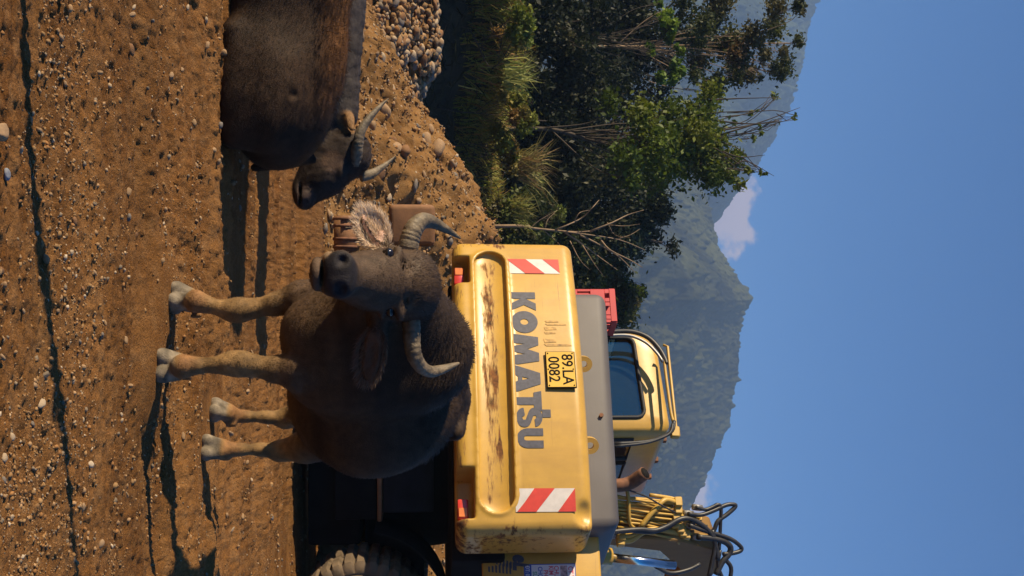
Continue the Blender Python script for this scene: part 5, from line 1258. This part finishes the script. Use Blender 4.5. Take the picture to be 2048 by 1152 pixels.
# --- cab
def cab():
    bm = bmesh.new(); s0, s1, d0, d1, zb, zt = -1.27, -0.25, 1.42, 2.98, 1.62, 3.15
    # outline of the cab seen from behind, rounded at the eaves, swept forward
    prof = [(s0, zb), (s0, 1.98), (s0, 2.80), (s0, zt - 0.26)] + [(s0 + 0.26 + 0.26 * math.cos(a), zt - 0.26 + 0.26 * math.sin(a)) for a in np.linspace(math.pi, math.pi / 2, 7)[1:]] + \
           [(s1 - 0.10 + 0.10 * math.cos(a), zt + 0.03 - 0.10 + 0.10 * math.sin(a)) for a in np.linspace(math.pi / 2, 0, 6)] + [(s1, 2.86), (s1, 1.90), (s1, zb)]
    def ring(d, ins):
        cx, cz = (s0 + s1) / 2, (zb + zt) / 2
        return [bm.verts.new((cx + (p[0] - cx) * (1 - ins / 0.5), d, cz + (p[1] - cz) * (1 - ins / 0.75))) for p in prof]
    rings = [ring(d0, 0.045), ring(d0 + 0.018, 0.018), ring(d0 + 0.055, 0.0), ring(d0 + 0.14, 0.0), ring(d1 - 0.12, 0.0), ring(d1, 0.03)]
    n = len(prof)
    for a, b in zip(rings[:-1], rings[1:]):
        for i in range(n):
            if a is rings[3] and i in (1, n - 3): continue      # side windows
            bm.faces.new((a[i], a[(i + 1) % n], b[(i + 1) % n], b[i]))
    # rear wall with its window opening left free; front closed
    # rear wall: a band between outline and window opening
    wo = [(-1.19, 1.95), (-1.19, 2.86)] + [(-1.12 + 0.07 * math.cos(a), 2.86 + 0.07 * math.sin(a)) for a in np.linspace(math.pi, math.pi / 2, 4)[1:]] + [(-0.46 + 0.07 * math.cos(a), 2.89 + 0.07 * math.sin(a)) for a in np.linspace(math.pi / 2, 0, 5)] + [(-0.39, 1.95)]
    wv = [bm.verts.new((p[0], d0, p[1])) for p in wo]
    es = [bm.edges.get((rings[0][i], rings[0][(i + 1) % n])) for i in range(n)] + [bm.edges.new((wv[i], wv[(i + 1) % len(wv)])) for i in range(len(wv))]
    bmesh.ops.triangle_fill(bm, edges=es, use_beauty=True)
    fw = [(-1.15, 1.75), (-1.15, 2.85), (-0.37, 2.92), (-0.37, 1.75)]
    fv = [bm.verts.new((p[0], d1, p[1])) for p in fw]
    es = [bm.edges.get((rings[-1][i], rings[-1][(i + 1) % n])) for i in range(n)] + [bm.edges.new((fv[i], fv[(i + 1) % 4])) for i in range(4)]
    bmesh.ops.triangle_fill(bm, edges=es, use_beauty=True)
    c = bm_obj('cab', bm, M_CAB, EX, smooth=True, autosmooth=35)
    gp = [(p[0], d0 + 0.02, p[1]) for p in wo]
    g = mesh_obj('rear_window', gp, [tuple(range(len(gp)))[::-1]], M_GLASS, c)
    mesh_obj('windscreen', [(p[0], d1 - 0.02, p[1]) for p in fw], [(0, 1, 2, 3)], M_GLASS, c)
    path = [np.array((p[0], d0 - 0.004, p[1])) for p in wo] + [np.array((wo[0][0], d0 - 0.004, wo[0][1]))]
    tube('window_seal', path, 0.017, M_RUBBER, c, 6)
    # side openings: black pillars and panes
    for sx_ in (s0, s1):
        zt_ = 2.86 if sx_ == s1 else 2.80; zb_ = 1.90 if sx_ == s1 else 1.98; e_ = 0.006 if sx_ == s1 else -0.006
        sf = box_part('door_pillar', (sx_ + e_ - 0.015, d0 + 0.56, zb_), (sx_ + e_ + 0.015, d0 + 0.66, zt_), M_BLACK, c, 0.006, 1)
        for (da, db) in ((d0 + 0.14, d0 + 0.56), (d0 + 0.66, d1 - 0.12)):
            pn = mesh_obj('side_window', [(sx_, da, zb_), (sx_, db, zb_), (sx_, db, zt_), (sx_, da, zt_)], [(0, 1, 2, 3)], M_GLASS, c)
            pth = [np.array((sx_ + e_, a_, b_)) for a_, b_ in ((da, zb_), (da, zt_), (db, zt_), (db, zb_), (da, zb_))]
            tube('window_seal', pth, 0.02, M_RUBBER, pn, 6, smooth=False)
    # seat seen through the rear glass
    box_part('seat', (-1.0, 1.95, 2.0), (-0.55, 2.1, 2.72), M_BLACK, c, 0.06, 3)
    for dd in (1.75, 2.2, 2.6): box_part('roof_fitting', (-0.36, dd, 3.165), (-0.31, dd + 0.05, 3.205), M_RUST, c, 0.006, 1)
    return c
CAB = cab()
def cdep(u): return 10.78 - (u - 656) * 0.0027
def cp(x, y, off=0.08): return LP(x, y, cdep(y) - off)
tube('cable', [cp(1215, 664), cp(1262, 663), cp(1296, 675), cp(1318, 697), cp(1330, 718), cp(1333, 728)], 0.022, M_HOSE, EX, 8, n=4)
tube('cable', [cp(1215, 671, .1), cp(1258, 671, .1), cp(1290, 684, .1), cp(1312, 704, .1), cp(1326, 724, .1)], 0.014, M_STEEL, EX, 8, n=4)
tube('roof_rail', [cp(1326, 690, .02), cp(1335, 693, .02), cp(1352, 855, .02), cp(1354, 872, .02)], 0.013, M_PIPE, EX, 8)
tube('roof_pipe', [cp(1328, 718), cp(1331, 745), cp(1337, 790), cp(1342, 825), cp(1347, 845)], 0.014, M_PIPE, EX, 8, n=3)
tube('cable', [cp(1348, 842), cp(1344, 862), cp(1320, 876), cp(1290, 884), cp(1228, 888)], 0.018, M_HOSE, EX, 8, n=4)
tube('cable', [cp(1346, 846, .1), cp(1340, 866, .1), cp(1315, 879, .1), cp(1285, 887, .1), cp(1228, 893, .1)], 0.013, M_HOSE, EX, 8, n=4)
p = cp(1352, 865, .05); box_part('rail_bracket', (p.x - .05, p.y - .03, p.z - .05), (p.x + .05, p.y + .03, p.z + .03), M_PIPE, EX, 0.01, 1)
# exhaust stack
ed = 9.75
tube('exhaust_pipe', [LP(1215, 972, ed), LP(1245, 970, ed), LP(1262, 965, ed), LP(1276, 956, ed - .04), LP(1290, 946, ed - .08)], 0.056, M_RUST, EX, 14, n=3)
e0 = np.array(LP(1290, 946, ed - .08)); e1_ = np.array(LP(1276, 956, ed - .04)); dr_ = (e0 - e1_) / np.linalg.norm(e0 - e1_)
tube('exhaust_mouth', [e0 + dr_ * 0.001, e0 + dr_ * 0.004], 0.048, M_BLACK, EX, 14)
# dark battery box below the crate
box_part('battery_box', (-1.02, 0.75, 2.515), (-0.82, 1.15, 2.60), M_BLACK, EX, 0.015)
# --- boom with its pipework
def prism_yz(name, poly, x0, x1, mat, parent):
    n = len(poly); V = [(x0, p[0], p[1]) for p in poly] + [(x1, p[0], p[1]) for p in poly]
    F = [tuple(range(n)), tuple(range(2 * n - 1, n - 1, -1))] + [(i, i + n, (i + 1) % n + n, (i + 1) % n) for i in range(n)]
    bm = bmesh.new(); bv = [bm.verts.new(v) for v in V]
    for f in F: bm.faces.new([bv[i] for i in f])
    bmesh.ops.bevel(bm, geom=bm.edges[:], offset=0.012, segments=1, affect='EDGES')
    return bm_obj(name, bm, mat, parent)
BOOM = prism_yz('boom', [(2.15, 1.6), (2.32, 1.6), (2.52, 2.6), (2.75, 3.25), (3.3, 3.55), (6.0, 3.7), (6.0, 3.95), (3.2, 3.9), (2.75, 3.75), (2.5, 3.4), (2.3, 2.5)], 0.03, 0.36, M_BOOM, EX)
bd = 10.86
def bp_(x, y, dd=0.0): return LP(x, y, bd + (x - 1240) * 0.0016 + dd)
lines = [[(1195, 992), (1300, 1000), (1345, 1004)], [(1195, 1000), (1280, 1008), (1345, 1013)], [(1195, 1008), (1270, 1014), (1350, 1024)], [(1195, 1018), (1262, 1022), (1345, 1035)],
         [(1195, 1028), (1262, 1032), (1350, 1046)], [(1200, 1040), (1265, 1043), (1345, 1056)], [(1262, 1050), (1310, 1056), (1365, 1069)], [(1300, 990), (1340, 996), (1362, 1003)]]
for ln_ in lines:
    tube('hydraulic_pipe', [bp_(a, b) for a, b in ln_], 0.019, M_PIPE, BOOM, 8, n=3)
tube('hydraulic_pipe', [bp_(1280, 1056, -.07), bp_(1300, 1030, -.08), bp_(1320, 1008, -.08), bp_(1328, 1001, -.07), bp_(1336, 1000, -.06), bp_(1352, 1005, -.05)], 0.024, M_PIPE, BOOM, 8, n=3)
tube('hydraulic_pipe', [bp_(1244, 1082, -.06), bp_(1258, 1082, -.06), bp_(1270, 1076, -.06), bp_(1283, 1066, -.06), bp_(1310, 1058, -.05), bp_(1365, 1068, -.04)], 0.028, M_PIPE, BOOM, 8, n=3)
tube('hydraulic_pipe', [bp_(1236, 1072, -.06), bp_(1256, 1072, -.06), bp_(1270, 1068, -.06), bp_(1280, 1060, -.05)], 0.024, M_PIPE, BOOM, 8, n=3)
tube('hydraulic_pipe', [bp_(1254, 980, -.06), bp_(1257, 1000, -.07), bp_(1258, 1030, -.07), bp_(1260, 1048, -.06), bp_(1268, 1056, -.05)], 0.017, M_PIPE, BOOM, 8, n=3)
rb_ = np.random.default_rng(44)
for k in range(9):
    y0_ = 990 + k * 9; a0_ = 1225 + rb_.uniform(0, 50); b0_ = 1330 + rb_.uniform(0, 85)
    tube('hydraulic_pipe', [bp_(a0_, y0_ + rb_.normal(0, 3), -.03), bp_((a0_ + b0_) / 2, y0_ + 8 + rb_.normal(0, 4), -.05), bp_(b0_ - 8, y0_ + 17, -.05), bp_(b0_, y0_ + 17 + rb_.normal(0, 5), -.02)], 0.012, M_PIPE, BOOM, 7, n=3)
for (x, y) in ((1356, 1005), (1352, 1034), (1350, 1048), (1360, 1058), (1372, 1070), (1243, 1073), (1241, 1083), (1356, 1020), (1365, 1066)):
    q = bp_(x, y, -.05); box_part('pipe_clamp', (q.x - .045, q.y - .04, q.z - .035), (q.x + .045, q.y + .04, q.z + .035), M_PIPE, BOOM, 0.008, 1)
for (x, y) in ((1376, 1027), (1379, 1051), (1392, 1074), (1394, 1015), (1220, 1070)):
    q = bp_(x, y, -.05); tube('hose_fitting', [bp_(x - 8, y - 1, -.05), bp_(x + 9, y + 1, -.05)], 0.03, M_STEEL, BOOM, 10)
hoses = [([(1392, 1014), (1410, 1019), (1425, 1014), (1436, 1009), (1442, 1016), (1441, 1045), (1440, 1070), (1438, 1100)], .022),
         ([(1376, 1027), (1400, 1030), (1425, 1022), (1452, 1010), (1468, 1009), (1470, 1014), (1455, 1028), (1436, 1042), (1430, 1056), (1426, 1064)], .026),
         ([(1190, 1068), (1240, 1062), (1280, 1059), (1310, 1061), (1335, 1052), (1358, 1039), (1378, 1037), (1398, 1046), (1413, 1058), (1424, 1072), (1432, 1095), (1436, 1120)], .030),
         ([(1190, 1074), (1250, 1063), (1300, 1065), (1330, 1058), (1352, 1045)], .02),
         ([(1378, 1050), (1405, 1060), (1440, 1070), (1465, 1080), (1482, 1094), (1480, 1102), (1462, 1107), (1446, 1108)], .026),
         ([(1395, 1074), (1425, 1077), (1450, 1084), (1461, 1095), (1458, 1108), (1444, 1125), (1432, 1150)], .036),
         ([(1250, 978), (1290, 992), (1320, 1009), (1352, 1026)], .010), ([(1424, 1060), (1430, 1090), (1424, 1125), (1418, 1152)], .028), ([(1440, 1100), (1436, 1130), (1444, 1155)], .024),
         ([(1310, 1132), (1340, 1146), (1375, 1140), (1400, 1128)], .024), ([(1450, 1118), (1462, 1135), (1460, 1160)], .026)]
for pth, r in hoses:
    tube('hose', [bp_(x, y, -.12) for x, y in pth], r * 0.8, M_HOSE, BOOM, 8, n=4)
# boom cylinder on the right
cyl = tube('boom_cylinder', [LP(1120, 1112, 10.5), LP(1195, 1112, 10.55), LP(1222, 1113, 10.57)], 0.075, M_YEL, EX, 16)
tube('cylinder_rod', [LP(1222, 1115, 10.57), LP(1350, 1130, 10.7)], 0.04, M_CHROME, cyl, 14)
# --- side door swung open on the right, with its lettering and dealer sticker
dm = Matrix.Translation((1.0, 0.53, 0)) @ Matrix.Rotation(math.radians(6), 4, 'Z')
door = box_part('side_door', (0.0, 0.0, 1.45), (1.05, 0.045, 2.335), M_YEL, EX, 0.018, 3, dm)
def flat_poly(name, pts, mat, parent, lift=0.003):
    V = [tuple(dm @ Vector((a, -lift, b))) for a, b in pts]
    return mesh_obj(name, V, [tuple(range(len(V)))], mat, parent)
dx = 0.09
for k in range(9):
    z = 1.475 + k * 0.026
    flat_poly('letter_stripe', [(0.045 + dx + k * 0.008, z), (0.095 + dx + k * 0.008, z), (0.10 + dx + k * 0.008, z + 0.014), (0.05 + dx + k * 0.008, z + 0.014)][::1] if k < 9 else [], M_DECAL, door)
    if 0 <= k < 7: flat_poly('letter_stripe', [(0.135 + dx - k * 0.004, z + .02), (0.175 + dx + k * 0.003, z + .02), (0.18 + dx + k * 0.003, z + 0.034), (0.14 + dx - k * 0.004, z + 0.034)], M_DECAL, door)
text_mesh('door_text', 'eL', 0.155, M_DECAL, door, dm @ Matrix.Translation((0.05 + dx, -0.003, 1.685)) @ UP_TXT, 0.0008, shear=0.2, bold=0.008, align='LEFT', xs=0.75)
M_STK = simple('sticker_white', (0.72, 0.66, 0.66), rough=0.4, var=0.06, scale=8)
M_STKB = simple('sticker_blue', (0.03, 0.08, 0.36), rough=0.4, var=0.1)
M_STKR = simple('sticker_red', (0.68, 0.07, 0.10), rough=0.4, var=0.1); M_STKG = simple('sticker_green', (0.05, 0.26, 0.16), rough=0.4, var=0.1)
sx0 = 0.125 + dx
stk = flat_poly('sticker', [(sx0, 1.76), (sx0 + 0.62, 1.76), (sx0 + 0.62, 2.145), (sx0, 2.145)], M_STKB, door, 0.0025)
flat_poly('sticker_field', [(sx0 + 0.006, 1.815), (sx0 + 0.614, 1.815), (sx0 + 0.614, 2.139), (sx0 + 0.006, 2.139)], M_STK, stk, 0.0035)
def stx(t, z, size, mat, off=0.02): text_mesh('sticker_text', t, size, mat, stk, dm @ Matrix.Translation((sx0 + off, -0.0042, z)) @ UP_TXT, 0.0003, bold=0.001, align='LEFT', xs=0.8)
stx('CT TNHH', 2.09, 0.052, M_STKR); stx('CHUYÊN:', 1.985, 0.048, M_STKR, 0.015); stx('KIM HOÀN', 1.945, 0.05, M_STKR, 0.015); stx('PHỤC', 1.905, 0.048, M_STKR, 0.045)
stx('CHO THUÊ', 1.865, 0.046, M_STKB, 0.02); stx('SỬA', 1.825, 0.044, M_STKG, 0.055); stx('ĐT: 0903', 1.772, 0.042, M_STK, 0.01)
flat_poly('sticker_picture', [(sx0 + 0.015, 2.03), (sx0 + 0.10, 2.03), (sx0 + 0.10, 2.082), (sx0 + 0.015, 2.082)], simple('sticker_photo', (0.42, 0.26, 0.24), rough=0.4, var=0.8, scale=45), stk, 0.0042)
# --- undercarriage, lying across the view under the slewed upper body
UC = Matrix.Rotation(-EX_A, 4, 'Z') ; UC.translation = L((1.7, 10.65, 0))
box_part('chassis', (-1.9, -0.42, 0.52), (2.0, 0.42, 1.02), M_BLACK, EX, 0.04, 2, UC)
bm = bmesh.new(); bmesh.ops.create_cone(bm, cap_ends=True, segments=32, radius1=0.58, radius2=0.55, depth=0.26); bmesh.ops.translate(bm, verts=bm.verts, vec=UC @ Vector((0, 0, 1.12)))
bm_obj('turntable', bm, M_BLACK, EX, smooth=True, autosmooth=40)
for ax in (-1.25, 0.93):
    box_part('axle', (ax - 0.12, -1.05, 0.42), (ax + 0.12, 1.05, 0.64), M_BLACK, EX, 0.04, 2, UC)
def wheel(cx, cy, out):
    """out = -1: outer face to the camera side"""
    R, W2 = 0.53, 0.15
    side = [(0.27, .80), (0.30, .90), (0.315, 1.0), (0.325, 0.94), (0.36, 1.03), (0.40, 1.07), (0.41, 1.02), (0.425, 1.06), (0.46, 1.05), (0.485, 1.02), (0.515, 0.92), (0.53, 0.72)]
    prof = [(r, -W2 * w) for r, w in side] + [(0.532, 0.0)] + [(r, W2 * w) for r, w in side[::-1]]
    n = 132; V = []; F = []
    for i in range(n):
        a = 2 * math.pi * i / n
        gro = 1.0 if i % 4 == 0 else 0.0
        for (r, w) in prof:
            rr = r - (0.040 * gro if r > 0.52 else (0.022 * gro if r > 0.50 else 0)); ww = w * (0.93 if gro and r > 0.455 else 1.0)
            V.append((cx + rr * math.cos(a), cy + ww, 0.53 + rr * math.sin(a)))
    k = len(prof)
    for i in range(n):
        j = (i + 1) % n
        for q in range(k - 1): F.append((i * k + q, i * k + q + 1, j * k + q + 1, j * k + q))
    V = [tuple(UC @ Vector(v)) for v in V]
    t = mesh_obj('wheel', V, F, M_TYRE, EX, smooth=True); t.data.set_sharp_from_angle(angle=math.radians(28))
    bm = bmesh.new(); bmesh.ops.create_cone(bm, cap_ends=True, segments=32, radius1=0.275, radius2=0.275, depth=0.2)
    bmesh.ops.create_cone(bm, cap_ends=True, segments=20, radius1=0.11, radius2=0.09, depth=0.3)
    for b_ in range(8):
        aa = b_ * math.pi / 4; bmesh.ops.create_cone(bm, cap_ends=True, segments=6, radius1=0.02, radius2=0.02, depth=0.24, matrix=Matrix.Translation((0.18 * math.cos(aa), 0.18 * math.sin(aa), 0)))
    bmesh.ops.transform(bm, matrix=UC @ Matrix.Translation((cx, cy, 0.53)) @ Matrix.Rotation(math.radians(90), 4, 'X'), verts=bm.verts)
    bm_obj('rim', bm, M_YEL, t, smooth=True, autosmooth=40)
for cx in (-1.25, 0.93):
    for cy in (-1.15, -0.78, 0.78, 1.15): wheel(cx, cy, -1)
# step box with its lit lip, curved mudguard, side lockers
box_part('dark_fill_plate', (-0.95, -0.70, 0.07), (0.42, 0.1, 0.50), M_BLACK, EX, 0.03, 2, UC)  # added dark plate, hides lit ground so the underside stays black
box_part('step_box', (-0.30, -0.86, 0.30), (0.18, -0.45, 0.64), M_BLACK, EX, 0.02, 2, UC)
box_part('step_plate', (-0.75, -0.90, 0.645), (0.19, -0.44, 0.685), M_MUDSTEEL, EX, 0.008, 1, UC)
box_part('locker', (-0.72, -0.9, 0.69), (0.12, -0.45, 1.10), simple('locker_blue_black', (0.012, 0.014, 0.018), rough=0.8, var=0.4, spec=0.2), EX, 0.02, 2, UC)
mg_ = [(0.93 + 0.70 * math.cos(a), 0.53 + 0.70 * math.sin(a)) for a in np.linspace(math.radians(172), math.radians(60), 14)]
V = []; F = []
for i, (a, b_) in enumerate(mg_):
    for y in (-1.10, -0.40): V += [tuple(UC @ Vector((a, y, b_))), tuple(UC @ Vector((0.93 + (a - 0.93) * 0.975, y, 0.53 + (b_ - 0.53) * 0.975)))]
for i in range(len(mg_) - 1):
    q = i * 4; F += [(q, q + 2, q + 6, q + 4), (q + 1, q + 5, q + 7, q + 3), (q, q + 4, q + 5, q + 1), (q + 2, q + 3, q + 7, q + 6)]
F += [(0, 1, 3, 2), (q + 4, q + 6, q + 7, q + 5)]
mesh_obj('mudguard', V, F, M_BLACK, EX, smooth=False)
# outrigger at the left end
def wl_box(name, px0, px1, py0, py1, dep, th, mat, parent, bev=0.02, seg=3):
    a = UC.inverted() @ LP(px0, py0, dep); b = UC.inverted() @ LP(px1, py1, dep)
    return box_part(name, (min(a.x, b.x), a.y, min(a.z, b.z)), (max(a.x, b.x), a.y + th, max(a.z, b.z)), mat, parent, bev, seg, UC)
og = wl_box('outrigger', 778, 870, 408, 492, 10.25, 0.14, M_MUDSTEEL, EX, 0.045, 4)
wl_box('outrigger_link', 700, 792, 440, 462, 10.32, 0.06, M_MUDSTEEL, og, 0.01, 1)
wl_box('outrigger_arm', 745, 790, 455, 700, 10.4, 0.2, M_BLACK, EX, 0.02, 2)
tube('outrigger_foot', [LP(690, 432, 10.3), LP(690, 520, 10.3)], 0.095, M_MUDSTEEL, og, 18)
for yy_ in (438, 452, 478, 494): tube('collar', [LP(690, yy_ - 3, 10.3), LP(690, yy_ + 3, 10.3)], 0.105, M_RUST, og, 18)
tube('outrigger_ram', [LP(735, 470, 10.36), LP(690, 470, 10.32)], 0.05, M_MUDSTEEL, og, 12)

# --- red crate standing on the hood beside the cab
def crate():
    o = L(P(1166, 612, 9.95)); 
    wpos = EX.matrix_world if False else None
    base_l = Vector((-0.99, 0.62, 2.53)); Rm = Matrix.Rotation(EX_A, 4, 'Z')
    wp = EX_O + (Rm @ base_l)
    root = empty('plastic_crate', (wp.x, wp.y, 2.145 + 0.03), EX_A + math.radians(4))
    tag(root, 'red slotted plastic crate wedged between the grey hood and the cab', 'crate')
    w, dpt, h, t = 0.30, 0.26, 0.45, 0.012
    def wall(name, origin, ux, width):
        # wall with slots: horizontal rails plus upright bars
        ux = Vector(ux)
        bm = bmesh.new(); n = Vector((ux.y, -ux.x, 0))
        def slab(a0, a1, z0, z1, tt=t):
            M_ = Matrix(((ux.x, n.x, 0, origin[0]), (ux.y, n.y, 0, origin[1]), (0, 0, 1, 0), (0, 0, 0, 1)))
            bevel_box(bm, (a0, -tt / 2, z0), (a1, tt / 2, z1), 0.002, 1, M_)
        slab(0, width, 0, 0.13); slab(0, width, h - 0.05, h, t * 1.8); slab(0, width, 0.24, 0.36)
        nb = 7
        for i in range(nb + 1):
            x = i * (width - 0.018) / nb; slab(x, x + 0.018, 0.13, 0.24)
            if i % 3 != 1: slab(x, min(width, x + 0.036), 0.36, h - 0.05)
        bm_obj(name, bm, M_CRATE, root)
    wall('crate_wall', (-w / 2, -dpt / 2), (1, 0, 0), w); wall('crate_wall', (-w / 2, dpt / 2), (1, 0, 0), w)
    wall('crate_wall', (-w / 2, -dpt / 2), (0, 1, 0), dpt); wall('crate_wall', (w / 2, -dpt / 2), (0, 1, 0), dpt)
    box_part('crate_floor', (-w / 2, -dpt / 2, -0.012), (w / 2, dpt / 2, 0.0), M_CRATE, root, 0.003, 1)
    return root
crate()

# ------------------------------------------------------------------ post at the left whose shadow crosses the foreground
pp = Vector((-1.62, 3.075, 0)); zz = GH(pp.x, pp.y)
post = empty('wooden_post', (pp.x, pp.y, zz)); tag(post, 'thin weathered wooden post beside the track casting a long shadow over the gravel', 'post')
rp_ = np.random.default_rng(3)
tube('shaft', [(rp_.normal(0, .008), rp_.normal(0, .008), z) for z in np.linspace(-0.15, 2.6, 9)], np.linspace(0.033, 0.026, 9), M_PALEBARK, post, 10, n=3)
for zc in (0.9, 1.7): tube('knot', [(0.0, -0.02, zc), (0.02, -0.05, zc + 0.03)], [0.02, 0.012], M_PALEBARK, post, 8)

# ------------------------------------------------------------------ haze
hz = bpy.data.materials.new('haze'); hz.use_nodes = True; nt = hz.node_tree; nt.nodes.clear()
ho = nt.nodes.new('ShaderNodeOutputMaterial'); hv = nt.nodes.new('ShaderNodeVolumePrincipled')
hv.inputs['Color'].default_value = (0.40, 0.62, 1.0, 1); hv.inputs['Density'].default_value = 0.00043; hv.inputs['Anisotropy'].default_value = 0.0
nt.links.new(hv.outputs[0], ho.inputs['Volume'])
bm = bmesh.new(); bevel_box(bm, (-2100, -130, -8), (2100, 2100, 475), 0.0)
hb = bm_obj('haze', bm, hz); tag(hb, kind='stuff')
